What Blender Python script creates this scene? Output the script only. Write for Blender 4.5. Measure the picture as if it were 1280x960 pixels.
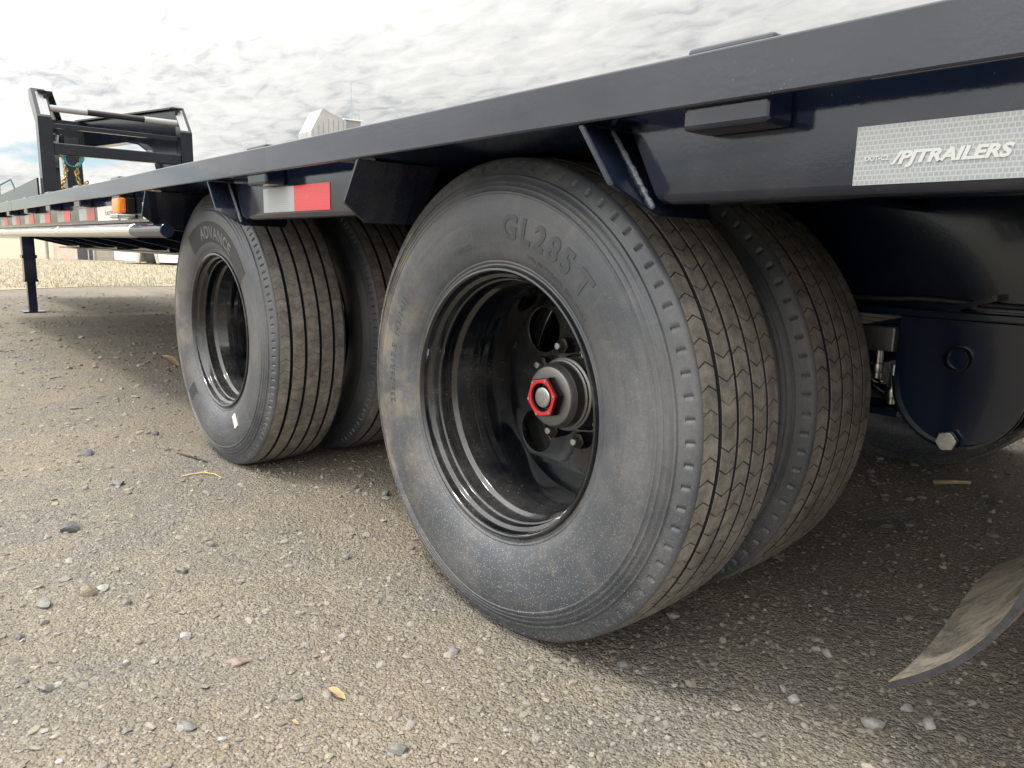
import bpy, bmesh, math, random
import numpy as np
from mathutils import Vector, Matrix
R = math.radians
scene = bpy.context.scene
for o in list(bpy.data.objects): bpy.data.objects.remove(o)

# ------------------------------------------------------------------ camera
CAM = np.array([0.97275, -0.81788, 0.67568]); YAW, PIT, ROL, FPX = 0.85184, 0.17825, 0.02323, 929.676
f_ = Vector((-math.sin(YAW)*math.cos(PIT), math.cos(YAW)*math.cos(PIT), -math.sin(PIT)))
r_ = Vector((math.cos(YAW), math.sin(YAW), 0)); u_ = r_.cross(f_)
r2 = math.cos(ROL)*r_ + math.sin(ROL)*u_; u2 = -math.sin(ROL)*r_ + math.cos(ROL)*u_
cd = bpy.data.cameras.new('camera'); cam = bpy.data.objects.new('camera', cd); scene.collection.objects.link(cam)
cd.sensor_fit = 'HORIZONTAL'; cd.sensor_width = 36; cd.lens = 36*FPX/1280; cd.clip_start = .02; cd.clip_end = 9000
m = Matrix((r2, u2, -f_)).transposed().to_4x4(); m.translation = Vector(CAM); cam.matrix_world = m
scene.camera = cam

# ------------------------------------------------------------------ light
SUN_EL, SUN_AZ = R(69), R(-98)          # azimuth of the sun measured from +x towards +y
sdir = Vector((math.cos(SUN_EL)*math.cos(SUN_AZ), math.cos(SUN_EL)*math.sin(SUN_AZ), math.sin(SUN_EL)))
w = bpy.data.worlds.new('World'); scene.world = w; w.use_nodes = True
nt = w.node_tree; nt.nodes.clear(); N = nt.nodes.new; L = nt.links.new
def wmath(op, a, b=None, clamp=False):
    n = N('ShaderNodeMath'); n.operation = op; n.use_clamp = clamp
    for i, v in enumerate((a, b)):
        if v is None: continue
        if isinstance(v, (int, float)): n.inputs[i].default_value = v
        else: L(v, n.inputs[i])
    return n.outputs[0]
def wmap(v, a, b, c=0., d=1.):
    n = N('ShaderNodeMapRange'); n.interpolation_type = 'SMOOTHSTEP'
    L(v, n.inputs[0])
    for i, x in enumerate((a, b, c, d)): n.inputs[i+1].default_value = x
    return n.outputs[0]
sky = N('ShaderNodeTexSky'); sky.sky_type = 'NISHITA'; sky.sun_disc = False
sky.sun_elevation = SUN_EL; sky.sun_rotation = math.pi/2 - SUN_AZ
sky.air_density = 1.0; sky.dust_density = .6; sky.ozone_density = 1.6
tc = N('ShaderNodeTexCoord'); sx = N('ShaderNodeSeparateXYZ'); L(tc.outputs['Generated'], sx.inputs[0])
zc = wmath('MAXIMUM', sx.outputs[2], 0.0); den = wmath('ADD', zc, .10)
cb = N('ShaderNodeCombineXYZ'); L(wmath('DIVIDE', sx.outputs[0], den), cb.inputs[0]); L(wmath('DIVIDE', sx.outputs[1], den), cb.inputs[1])
def wnoise(scale, detail, rough, dist=0., off=0.):
    mp = N('ShaderNodeMapping'); mp.inputs['Location'].default_value = (off, off*.7, 0); mp.inputs['Rotation'].default_value = (0, 0, R(35)); mp.inputs['Scale'].default_value = (1, 1.7, 1)
    L(cb.outputs[0], mp.inputs[0])
    n = N('ShaderNodeTexNoise'); n.inputs['Scale'].default_value = scale; n.inputs['Detail'].default_value = detail
    n.inputs['Roughness'].default_value = rough; n.inputs['Distortion'].default_value = dist; L(mp.outputs[0], n.inputs['Vector'])
    return n.outputs['Fac']
big = wnoise(.55, 5, .5, .3, 3.1); mid = wmath('ADD', wmath('MULTIPLY', wnoise(2.4, 6, .55, .3, 1.3), .42), wmath('MULTIPLY', wnoise(7.0, 5, .55, .6, 4.3), .58))
tone = wmath('ADD', wmath('MULTIPLY', big, .45), wmath('MULTIPLY', mid, .55))
cr = N('ShaderNodeValToRGB'); L(tone, cr.inputs[0])
cr.color_ramp.elements[0].position = .38; cr.color_ramp.elements[0].color = (5.0, 5.2, 5.45, 1)
cr.color_ramp.elements[1].position = .58; cr.color_ramp.elements[1].color = (9.8, 9.7, 9.3, 1)
e = cr.color_ramp.elements.new(.47); e.color = (8.0, 8.0, 7.8, 1)
# broken cloud low over the horizon, closed deck above
lowc = wmap(wmath('ADD', sx.outputs[2], wmath('MULTIPLY', wmath('SUBTRACT', wnoise(.9, 6, .55, .2, 7.7), .5), .34)), .030, .090)
holes = wmap(tone, .30, .37)
cover = wmath('MULTIPLY', lowc, holes)
dt = N('ShaderNodeVectorMath'); dt.operation = 'DOT_PRODUCT'; L(tc.outputs['Generated'], dt.inputs[0]); dt.inputs[1].default_value = sdir
# thin cloud scatters forward: brighter round the sun, falling off smoothly over the whole dome
glow = wmath('ADD', wmath('MULTIPLY', wmath('POWER', wmath('ADD', wmath('MULTIPLY', dt.outputs['Value'], .5), .5, True), 3.2), 3.5), .235)
cs = N('ShaderNodeVectorMath'); cs.operation = 'SCALE'; L(cr.outputs[0], cs.inputs[0]); L(glow, cs.inputs['Scale'])
mx = N('ShaderNodeMix'); mx.data_type = 'RGBA'
L(cover, mx.inputs[0]); L(sky.outputs[0], mx.inputs[6]); L(cs.outputs[0], mx.inputs[7])
bg = N('ShaderNodeBackground'); bg.inputs[1].default_value = .1; L(mx.outputs[2], bg.inputs[0])
wo = N('ShaderNodeOutputWorld'); L(bg.outputs[0], wo.inputs[0])
sl = bpy.data.lights.new('sun', 'SUN'); sl.energy = 1.65; sl.angle = R(9); sl.color = (1, .93, .82)
so = bpy.data.objects.new('sun', sl); scene.collection.objects.link(so)
so.rotation_euler = (-sdir).to_track_quat('-Z', 'Y').to_euler(); so.location = (3, -8, 14)
vs = scene.view_settings; vs.view_transform = 'Standard'; vs.look = 'None'; vs.exposure = 0.62; vs.gamma = 1
scene.render.engine = 'CYCLES'

# ------------------------------------------------------------------ helpers
rng = np.random.default_rng(7); random.seed(7)
COL = scene.collection
def link(name, me, mat=None, parent=None):
    if mat is not None and len(me.materials) == 0: me.materials.append(mat)
    o = bpy.data.objects.new(name, me); COL.objects.link(o)
    if parent: o.parent = parent
    return o
def empty(name, loc=(0, 0, 0), parent=None):
    o = bpy.data.objects.new(name, None); COL.objects.link(o); o.location = loc; o.empty_display_size = .1
    if parent: o.parent = parent
    return o
def tag(o, label=None, cat=None, group=None, kind=None):
    if label: o['label'] = label
    if cat: o['category'] = cat
    if group: o['group'] = group
    if kind: o['kind'] = kind
    return o
def pyd(name, v, f, smooth=False):
    me = bpy.data.meshes.new(name); me.from_pydata([tuple(map(float, p)) for p in v], [], [tuple(map(int, q)) for q in f]); me.update()
    if smooth: me.polygons.foreach_set('use_smooth', [True]*len(me.polygons))
    return me
def npmesh(name, V, F, smooth=False):
    """V (n,3), F (m,k) arrays, fast"""
    me = bpy.data.meshes.new(name); V = np.asarray(V, np.float32); F = np.asarray(F, np.int32); mm, k = F.shape
    me.vertices.add(len(V)); me.vertices.foreach_set('co', V.ravel())
    me.loops.add(mm*k); me.loops.foreach_set('vertex_index', F.ravel())
    me.polygons.add(mm); me.polygons.foreach_set('loop_start', np.arange(mm, dtype=np.int32)*k)
    me.polygons.foreach_set('use_smooth', np.full(mm, smooth)); me.update(calc_edges=True); me.validate()
    return me
def bmbox(bm, a, b, bev=0, seg=2):
    r = bmesh.ops.create_cube(bm, size=1)
    vs_ = r['verts']
    for v in vs_: v.co = Vector([(a[i]+b[i])/2 + v.co[i]*(b[i]-a[i]) for i in range(3)])
    if bev:
        es = list({e for v in vs_ for e in v.link_edges})
        bmesh.ops.bevel(bm, geom=es, offset=bev, segments=seg, affect='EDGES', profile=.5)
def fin(bm, name, smooth=False):
    me = bpy.data.meshes.new(name); bm.to_mesh(me); bm.free()
    if smooth: me.polygons.foreach_set('use_smooth', [True]*len(me.polygons)); 
    return me
def box(name, a, b, mat, parent=None, bev=.002, seg=2):
    bm = bmesh.new(); bmbox(bm, a, b, bev, seg); return link(name, fin(bm, name), mat, parent)
def prism_y(name, poly, y0, y1, mat, parent=None, bev=0):
    """polygon in (x,z) extruded along y"""
    bm = bmesh.new(); vs_ = [bm.verts.new((x, y0, z)) for x, z in poly]; f = bm.faces.new(vs_)
    ex = bmesh.ops.extrude_face_region(bm, geom=[f])['geom']
    bmesh.ops.translate(bm, vec=(0, y1-y0, 0), verts=[g for g in ex if isinstance(g, bmesh.types.BMVert)])
    bmesh.ops.recalc_face_normals(bm, faces=bm.faces)
    if bev: bmesh.ops.bevel(bm, geom=list(bm.edges), offset=bev, segments=2, affect='EDGES', profile=.5)
    return link(name, fin(bm, name), mat, parent)
def beam(name, p, q, wdt, hgt, mat, parent=None, bev=.003, up=(0, 0, 1)):
    p, q = Vector(p), Vector(q); d = (q-p); n = d.length; d.normalize(); s = d.cross(Vector(up)).normalized(); t = s.cross(d)
    bm = bmesh.new(); bmbox(bm, (-wdt/2, 0, -hgt/2), (wdt/2, n, hgt/2), bev)
    M = Matrix((s, d, t)).transposed().to_4x4(); M.translation = p; bmesh.ops.transform(bm, matrix=M, verts=bm.verts)
    bmesh.ops.recalc_face_normals(bm, faces=bm.faces)
    return link(name, fin(bm, name), mat, parent)
def lathe_y(prof, seg=96, closed=False):
    """prof list of (r,y) revolved about the y axis (x,z plane)"""
    pr = np.array(prof); n = len(pr); th = np.linspace(0, 2*np.pi, seg, endpoint=False)
    V = np.stack([np.outer(np.cos(th), pr[:, 0]), np.tile(pr[:, 1], (seg, 1)), np.outer(np.sin(th), pr[:, 0])], -1).reshape(-1, 3)
    F = []
    i = np.arange(seg)[:, None]; k = n if closed else n-1; j = np.arange(k)[None]
    a = i*n+j; b = ((i+1) % seg)*n+j; c = ((i+1) % seg)*n+(j+1) % n; d = i*n+(j+1) % n
    return V, np.stack([a, b, c, d], -1).reshape(-1, 4)
def lathe(name, prof, mat, parent=None, seg=96, smooth=True, sharp=35):
    V, F = lathe_y(prof, seg); me = npmesh(name, V, F, smooth)
    bm = bmesh.new(); bm.from_mesh(me); bmesh.ops.remove_doubles(bm, verts=bm.verts, dist=1e-6); bmesh.ops.recalc_face_normals(bm, faces=bm.faces)
    for e in bm.edges:
        if len(e.link_faces) == 2 and e.calc_face_angle(0) > R(sharp): e.smooth = False
    bm.to_mesh(me); bm.free()
    return link(name, me, mat, parent)
def curve_mesh(name, splines, extrude, bevel=0., res=1):
    """flat 2-D shape with holes -> solid mesh in the xz plane, thickness along y, front at -extrude"""
    cu = bpy.data.curves.new(name, 'CURVE'); cu.dimensions = '2D'; cu.fill_mode = 'BOTH'; cu.extrude = extrude; cu.bevel_depth = bevel; cu.bevel_resolution = 1
    for s in splines:
        sp = cu.splines.new('POLY'); sp.points.add(len(s)-1); sp.use_cyclic_u = True
        for p_, c in zip(sp.points, s): p_.co = (c[0], c[1], 0, 1)
    o = bpy.data.objects.new(name, cu); COL.objects.link(o); bpy.context.view_layer.update()
    me = bpy.data.meshes.new_from_object(o.evaluated_get(bpy.context.evaluated_depsgraph_get()))
    bpy.data.objects.remove(o); bpy.data.curves.remove(cu)
    me.transform(Matrix.Rotation(R(90), 4, 'X')); me.name = name
    return me
def text_mesh(txt, size=1., bold=0., extrude=0., shear=0., spacing=1.):
    cu = bpy.data.curves.new('t', 'FONT'); cu.body = txt; cu.size = size; cu.offset = bold; cu.extrude = extrude; cu.shear = shear; cu.space_character = spacing; cu.resolution_u = 4
    o = bpy.data.objects.new('t', cu); COL.objects.link(o); bpy.context.view_layer.update()
    me = bpy.data.meshes.new_from_object(o.evaluated_get(bpy.context.evaluated_depsgraph_get()))
    bpy.data.objects.remove(o); bpy.data.curves.remove(cu)
    return me
def circ(cx, cz, r, n=48, a0=0): return [(cx+r*math.cos(a0+2*math.pi*i/n), cz+r*math.sin(a0+2*math.pi*i/n)) for i in range(n)]

# ------------------------------------------------------------------ materials
class MatB:
    def __init__(s, name):
        s.m = bpy.data.materials.new(name); s.m.use_nodes = True; s.t = s.m.node_tree
        s.b = s.t.nodes['Principled BSDF']; s.pos = None
    def n(s, k): return s.t.nodes.new(k)
    def l(s, a, b): s.t.links.new(a, b)
    def coord(s, kind='Object'):
        return s.n('ShaderNodeTexCoord').outputs[kind]
    def noise(s, v, scale, detail=4, rough=.5, dist=0):
        n = s.n('ShaderNodeTexNoise'); s.l(v, n.inputs['Vector']); n.inputs['Scale'].default_value = scale
        n.inputs['Detail'].default_value = detail; n.inputs['Roughness'].default_value = rough; n.inputs['Distortion'].default_value = dist
        return n.outputs['Fac']
    def voro(s, v, scale, feature='F1', rand=1., out='Distance'):
        n = s.n('ShaderNodeTexVoronoi'); n.feature = feature; s.l(v, n.inputs['Vector']); n.inputs['Scale'].default_value = scale; n.inputs['Randomness'].default_value = rand
        return n.outputs[out]
    def math(s, op, a, b=None, clamp=False):
        n = s.n('ShaderNodeMath'); n.operation = op; n.use_clamp = clamp
        for i, v in enumerate((a, b)):
            if v is None: continue
            if isinstance(v, (int, float)): n.inputs[i].default_value = v
            else: s.l(v, n.inputs[i])
        return n.outputs[0]
    def ramp(s, v, a, b, c=0., d=1., smooth=True):
        n = s.n('ShaderNodeMapRange'); n.interpolation_type = 'SMOOTHSTEP' if smooth else 'LINEAR'; s.l(v, n.inputs[0])
        for i, x in enumerate((a, b, c, d)): n.inputs[i+1].default_value = x
        return n.outputs[0]
    def mix(s, f, a, b):
        n = s.n('ShaderNodeMix'); n.data_type = 'RGBA'
        for i, v in ((0, f), (6, a), (7, b)):
            if isinstance(v, (int, float)): n.inputs[i].default_value = v
            elif isinstance(v, tuple): n.inputs[i].default_value = v if len(v) == 4 else v+(1,)
            else: s.l(v, n.inputs[i])
        return n.outputs[2]
    def scaled(s, v, sc):
        n = s.n('ShaderNodeMapping'); n.inputs['Scale'].default_value = sc; s.l(v, n.inputs[0]); return n.outputs[0]
    def bump(s, h, strength=.3, dist=.01, normal=None):
        n = s.n('ShaderNodeBump'); n.inputs['Strength'].default_value = strength; n.inputs['Distance'].default_value = dist
        s.l(h, n.inputs['Height'])
        if normal is not None: s.l(normal, n.inputs['Normal'])
        return n.outputs[0]
    def set(s, **k):
        names = dict(color='Base Color', rough='Roughness', metal='Metallic', normal='Normal', spec='Specular IOR Level', coat='Coat Weight', coatr='Coat Roughness', ior='IOR', trans='Transmission Weight', sss='Subsurface Weight', alpha='Alpha')
        for a, v in k.items():
            i = s.b.inputs[names[a]]
            if isinstance(v, (int, float)): i.default_value = v
            elif isinstance(v, tuple): i.default_value = v if len(v) == 4 else v+(1,)
            else: s.l(v, i)
        return s.m
def specks(B, v, scale, thr, rand_thr):
    """sparse little flecks: voronoi cells picked at random, only their cores"""
    vn = B.n('ShaderNodeTexVoronoi'); B.l(v, vn.inputs['Vector']); vn.inputs['Scale'].default_value = scale
    core = B.ramp(vn.outputs['Distance'], thr, thr*.6)
    sp = B.n('ShaderNodeSeparateColor'); B.l(vn.outputs['Color'], sp.inputs[0])
    pick = B.math('GREATER_THAN', sp.outputs[0], rand_thr)
    return B.math('MULTIPLY', core, pick)

VEILED_PAINT = (.005, .008, .019)  # black paint; the blue veil over shaded parts is put into its colour
def paint(name, base=VEILED_PAINT, rough=.10, dust=.20, peel=.022, peelscale=220, wav=0, ior=1.5, coat=.15):
    B = MatB(name); v = B.coord()
    d = B.ramp(B.noise(v, 5, 6, .6), .42, .75); fl = specks(B, v, 330, .30, .95)
    grime = B.math('MULTIPLY', d, B.math('MULTIPLY', B.noise(v, 60, 5, .7), dust), True)
    c = B.mix(grime, base, (.17, .16, .15)); fl = B.math('MULTIPLY', fl, B.ramp(B.noise(v, 4.5, 4, .7), .48, .68)); c = B.mix(B.math('MULTIPLY', fl, dust*1.8, True), c, (.42, .40, .38))
    r = B.math('ADD', B.math('MULTIPLY', grime, .5), rough)
    h = B.noise(v, peelscale, 2, .5); nb = B.bump(h, peel, .004)
    if wav:
        nb = B.bump(B.noise(B.scaled(v, (1, 3, 3)), 14, 3, .5), wav, .01, nb)
    return B.set(color=c, rough=r, normal=nb, ior=ior, spec=.5, coat=coat, coatr=.05)
M = {}
M['paint'] = paint('gloss_black_paint')
M['rail'] = paint('rub_rail_paint', rough=.05, dust=.10, peel=.03, peelscale=200, wav=.03, ior=1.5, coat=.35)
M['under'] = paint('veiled_underbody_paint', base=(.006, .012, .030), rough=.15, dust=.12, peel=.018, ior=1.45, coat=.2)  # bluer base: veil over the under-deck shade painted into the colour
M['rimpaint'] = paint('rim_paint', base=(.003, .004, .006), rough=.08, dust=.42, coat=.6, peel=.04)
M['neck'] = paint('gooseneck_paint', base=(.005, .007, .014), rough=.2, dust=.1, ior=1.45, coat=.1)
M['weld'] = paint('weld_bead_paint', base=(.10, .115, .14), rough=.2, dust=.5, peel=.6, peelscale=120)

def rubber(name, tread=False, sipes=True, SIPE=.95):
    B = MatB(name); v = B.coord(); uv = B.coord('UV')
    base = B.mix(B.noise(v, 9, 5, .6), (.042, .047, .057), (.076, .083, .096))  # bluish cast: the sky's sheen on the rubber is painted into this base
    dust = B.ramp(B.noise(v, 4.5, 7, .65, .4), .40, .72); fine = B.noise(v, 130, 4, .7)
    fl = specks(B, v, 170, .36, .80); fl2 = specks(B, v, 420, .42, .78)
    gz = B.n('ShaderNodeSeparateXYZ'); B.l(v, gz.inputs[0])
    low = B.ramp(gz.outputs[2], .02, -.40)                    # road dirt thrown onto the lower half
    fwd = B.ramp(gz.outputs[0], -.10, -.40)                   # tan mud on the leading side
    c = B.mix(B.math('MULTIPLY', dust, B.math('MULTIPLY', fine, .60), True), base, (.21, .195, .175))
    c = B.mix(B.math('MULTIPLY', B.math('MULTIPLY', fwd, B.ramp(B.noise(v, 16, 6, .7), .40, .66)), .75), c, (.22, .19, .14))
    ang_ = B.math('ARCTAN2', gz.outputs[2], gz.outputs[0]); rad_ = B.math('SQRT', B.math('ADD', B.math('MULTIPLY', gz.outputs[0], gz.outputs[0]), B.math('MULTIPLY', gz.outputs[2], gz.outputs[2])))
    pc = B.n('ShaderNodeCombineXYZ'); B.l(B.math('MULTIPLY', ang_, 9.0), pc.inputs[0]); B.l(B.math('MULTIPLY', rad_, 14.0), pc.inputs[1])
    c = B.mix(B.math('MULTIPLY', B.ramp(B.noise(pc.outputs[0], 1.3, 6, .65, .5), .50, .75), .26), c, (.17, .155, .13))
    pc2 = B.n('ShaderNodeCombineXYZ'); B.l(B.math('MULTIPLY', ang_, 2.0), pc2.inputs[0]); B.l(B.math('MULTIPLY', rad_, 70.0), pc2.inputs[1])
    c = B.mix(B.math('MULTIPLY', B.ramp(B.noise(pc2.outputs[0], 1.0, 5, .6, .2), .45, .70), .28), c, (.026, .028, .034))
    flk = B.math('MULTIPLY', B.math('MAXIMUM', B.math('MULTIPLY', fl, .25), B.math('MULTIPLY', fl2, .8)), B.math('ADD', B.math('MULTIPLY', low, .8), .12), True)
    c = B.mix(flk, c, (.40, .39, .37))
    su = B.n('ShaderNodeSeparateXYZ'); B.l(uv, su.inputs[0]); U, Vv = su.outputs[0], su.outputs[1]   # U: turns * pitch count, V: lateral metres (tread only)
    ontread = B.math('MULTIPLY', B.math('GREATER_THAN', Vv, .013), B.math('LESS_THAN', Vv, .203))
    tdust = B.mix(B.ramp(B.noise(v, 30, 8, .75), .32, .70), (.14, .131, .118), (.31, .288, .252)); tdust = B.mix(B.ramp(B.noise(v, 7, 3, .5), .55, .75), tdust, (.10, .095, .088))
    c = B.mix(ontread, c, tdust)
    h = B.math('ADD', B.math('MULTIPLY', B.noise(v, 240, 4, .6), .35), B.math('MULTIPLY', fl2, .2))
    if sipes:
        # one zigzag sipe per pitch: offset grows and falls across the rib
        lt_ = B.math('MULTIPLY', B.math('SUBTRACT', Vv, .0078), 1/.0402); rib = B.math('FLOOR', lt_)
        z1 = B.math('PINGPONG', B.math('MULTIPLY', B.math('FRACT', lt_), 2.0), 1.0)
        alt = B.math('SUBTRACT', B.math('MULTIPLY', B.math('PINGPONG', rib, 1.0), 2.0), 1.0)
        ph = B.math('ADD', B.math('ADD', U, B.math('MULTIPLY', B.math('MULTIPLY', z1, alt), .34)), B.math('MULTIPLY', rib, .27))
        d_ = B.math('ABSOLUTE', B.math('SUBTRACT', B.math('FRACT', ph), .5))
        wob = B.math('MULTIPLY', B.math('SUBTRACT', B.noise(v, 45, 2, .5), .5), .02)
        line = B.math('MULTIPLY', B.ramp(B.math('ADD', d_, wob), .050, .020), ontread)
        c = B.mix(B.math('MULTIPLY', B.math('MULTIPLY', line, B.ramp(B.noise(v, 13, 3, .6), .30, .60, .35, 1.0)), SIPE), c, (.012, .012, .014)); h = B.math('SUBTRACT', h, B.math('MULTIPLY', line, 3.0))
    ga = B.n('ShaderNodeAttribute'); ga.attribute_name = 'groove'
    c = B.mix(B.ramp(ga.outputs['Fac'], .35, .75), c, (.010, .010, .011))
    rg = B.math('ADD', B.math('MULTIPLY', ontread, .25), B.math('ADD', B.math('MULTIPLY', dust, .22), .36))
    return B.set(color=c, rough=rg, normal=B.bump(h, .35, .0022), spec=.5)
M['tyreA'] = rubber('dusty_tyre_rubber'); M['tyreB'] = rubber('worn_tyre_rubber', sipes=True, SIPE=.5)
B = MatB('raised_rubber'); M['letter'] = B.set(color=B.mix(B.noise(B.coord(), 60, 4, .6), (.036, .040, .048), (.075, .080, .088)), rough=.55)
B = MatB('dark_letter_panel'); M['panel'] = B.set(color=B.mix(B.noise(B.coord(), 40, 4, .6), (.018, .019, .023), (.034, .035, .038)), rough=.6)
B = MatB('faded_letter_rubber'); M['letter2'] = B.set(color=B.mix(B.noise(B.coord(), 60, 4, .6), (.11, .115, .12), (.17, .17, .17)), rough=.6)
B = MatB('vent_hair_rubber'); M['hair'] = B.set(color=B.mix(B.noise(B.coord(), 30, 2), (.03, .03, .034), (.07, .07, .07)), rough=.5)

def metal(name, c, rough=.3, sc=80, var=.4, metal_=1.):
    B = MatB(name); v = B.coord(); k = B.noise(v, sc, 5, .6)
    return B.set(color=B.mix(k, tuple(x*(1-var) for x in c), c), metal=metal_, rough=B.math('ADD', B.math('MULTIPLY', k, .2), rough-.1), normal=B.bump(B.noise(v, sc*3, 3), .12, .002))
M['steel'] = metal('zinc_steel', (.68, .69, .66), .32); M['cast'] = metal('grey_casting', (.27, .265, .26), .5, 120, .3)
M['capdark'] = metal('dark_cap_metal', (.055, .05, .048), .42); M['alum'] = metal('cap_face_aluminium', (.55, .56, .58), .35)
M['red'] = metal('red_anodised', (.62, .03, .035), .38, 60, .12, .25); M['gold'] = metal('gold_chain_plating', (.62, .43, .17), .35)
M['pipe'] = metal('bright_side_pipe', (.80, .80, .76), .22, 14, .1, .9)
def tape(name, c1, c2, sx_=.0046):
    B = MatB(name); v = B.coord('UV')
    br = B.n('ShaderNodeTexBrick'); B.l(v, br.inputs['Vector']); br.inputs['Scale'].default_value = 1/sx_
    br.inputs['Color1'].default_value = c2+(1,); br.inputs['Color2'].default_value = tuple(x*1.12 for x in c2)+(1,); br.inputs['Mortar'].default_value = c1+(1,)
    br.inputs['Mortar Size'].default_value = .12; br.inputs['Brick Width'].default_value = 1.; br.inputs['Row Height'].default_value = 1.; br.offset = .5
    c = B.mix(B.ramp(B.noise(B.coord(), 40, 5, .7), .62, .82), br.outputs['Color'], (.20, .19, .18))
    return B.set(color=c, rough=.34, coat=.3, coatr=.1)
M['wtape'] = tape('white_reflective_tape', (.38, .395, .395), (.25, .27, .285)); M['rtape'] = tape('red_reflective_tape', (.62, .04, .05), (.50, .012, .025))
B = MatB('white_print'); M['wprint'] = B.set(color=B.mix(B.noise(B.coord(), 200, 3), (.50, .515, .515), (.55, .56, .56)), rough=.4)
B = MatB('dull_reflective_strip'); M['strip'] = B.set(color=B.mix(B.noise(B.coord(), 60, 3), (.26, .27, .29), (.36, .37, .38)), rough=.35)
B = MatB('grey_print'); M['gprint'] = B.set(color=B.mix(B.noise(B.coord(), 200, 3), (.25, .10, .10), (.5, .06, .07)), rough=.5)
B = MatB('white_sticker'); M['sticker'] = B.set(color=B.mix(B.noise(B.coord(), 30, 4), (.62, .60, .56), (.78, .76, .72)), rough=.5)
B = MatB('amber_lens'); M['amber'] = B.set(color=B.mix(B.noise(B.coord(), 90, 3), (.85, .16, .008), (.95, .28, .015)), rough=.18, coat=.5)
def flat(name, a, b, rough=.7, sc=20):
    B = MatB(name); v = B.coord(); k = B.noise(v, sc, 6, .65)
    return B.set(color=B.mix(B.ramp(k, .3, .7), a, b), rough=rough, normal=B.bump(k, .2, .01))
M['wood'] = flat('deck_board_wood', (.16, .11, .07), (.28, .20, .12), .75, 9)
M['flap'] = None
B = MatB('dusty_mud_flap'); v = B.coord(); k = B.math('ADD', B.math('MULTIPLY', B.noise(v, 14, 8, .72, .8), .7), B.math('MULTIPLY', B.noise(v, 130, 5, .7), .3))
M['flap'] = B.set(color=B.mix(B.ramp(k, .36, .62), (.085, .078, .066), (.36, .315, .245)), rough=.85, normal=B.bump(B.noise(v, 90, 5, .7), .3, .004))
M['flapedge'] = flat('mud_flap_edge_rubber', (.018, .019, .022), (.04, .04, .042), .6, 60)
M['cord'] = flat('turquoise_cord', (.03, .22, .30), (.06, .34, .42), .6)

# ------------------------------------------------------------------ ground
def vnoise(X, Y, cell, seed):
    r0 = np.random.default_rng(seed); T = r0.random((256, 256))
    gx, gy = X/cell, Y/cell; ix, iy = np.floor(gx).astype(int), np.floor(gy).astype(int); fx, fy = gx-ix, gy-iy
    fx, fy = fx*fx*(3-2*fx), fy*fy*(3-2*fy); a = T[ix % 256, iy % 256]; b = T[(ix+1) % 256, iy % 256]; c = T[ix % 256, (iy+1) % 256]; d = T[(ix+1) % 256, (iy+1) % 256]
    return (a*(1-fx)+b*fx)*(1-fy)+(c*(1-fx)+d*fx)*fy - .5
def gheight(X, Y):
    X = np.asarray(X, float); Y = np.asarray(Y, float)
    fade = np.clip((14-np.hypot(X, Y))/10, 0, 1)
    keep = 1-np.exp(-(np.minimum(np.abs(X), np.abs(X+1.338))/.30)**2)*np.exp(-((Y-.25)/.5)**2)     # firm pads under the tyres
    return fade*(.010*vnoise(X, Y, .55, 1)*keep + .005*vnoise(X, Y, .17, 2)*keep + .0035*vnoise(X, Y, .06, 3)) - .001
def axis(a, b, st, lim):
    c = np.arange(a, b+1e-6, st); g = st*1.22**np.arange(1, 60); lo = a-np.cumsum(g); hi = b+np.cumsum(g)
    lo = lo[lo > -lim]; hi = hi[hi < lim]; return np.concatenate([[-lim], lo[::-1], c, hi, [lim]])
gx = axis(-3.2, 1.6, .02, 4500); gy = axis(-1.1, 2.6, .02, 4500)
GX, GY = np.meshgrid(gx, gy, indexing='ij'); GZ = gheight(GX, GY)
nx, ny = len(gx), len(gy); I = np.arange(nx-1)[:, None]*ny+np.arange(ny-1)[None]
gm = npmesh('ground', np.stack([GX, GY, GZ], -1).reshape(-1, 3), np.stack([I, I+ny, I+ny+1, I+1], -1).reshape(-1, 4), True)
B = MatB('gravel_ground'); v = B.coord()
t1 = B.ramp(B.noise(v, 1.3, 5, .6, .5), .40, .62); t2 = B.noise(v, 6, 6, .65)
c = B.mix(t1, (.225, .205, .178), (.300, .252, .188)); c = B.mix(B.ramp(t2, .42, .70), c, (.30, .258, .192)); trk = B.ramp(B.noise(B.scaled(v, (.35, 2.6, 1)), 1.6, 6, .65, .6), .42, .62); c = B.mix(B.math('MULTIPLY', trk, .28), c, (.165, .145, .118)); c = B.mix(B.math('MULTIPLY', B.ramp(B.noise(v, 3.1, 5, .7, .8), .56, .72), .55), c, (.36, .295, .20))
vn = B.n('ShaderNodeTexVoronoi'); B.l(v, vn.inputs['Vector']); vn.inputs['Scale'].default_value = 210
vn2 = B.n('ShaderNodeTexVoronoi'); B.l(v, vn2.inputs['Vector']); vn2.inputs['Scale'].default_value = 85
s1 = B.n('ShaderNodeSeparateColor'); B.l(vn.outputs['Color'], s1.inputs[0]); s2 = B.n('ShaderNodeSeparateColor'); B.l(vn2.outputs['Color'], s2.inputs[0])
c = B.mix(B.math('MULTIPLY', s1.outputs[0], .45), c, (.11, .106, .102)); c = B.mix(B.math('MULTIPLY', B.math('GREATER_THAN', s1.outputs[1], .90), .45), c, (.38, .35, .30))
c = B.mix(B.math('MULTIPLY', B.math('GREATER_THAN', s2.outputs[1], .90), .35), c, (.36, .33, .28))
hh = B.math('ADD', B.math('MULTIPLY', vn.outputs['Distance'], -1.), B.math('ADD', B.math('MULTIPLY', vn2.outputs['Distance'], -1.2), B.math('MULTIPLY', B.noise(v, 320, 4, .7), .5)))
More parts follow.
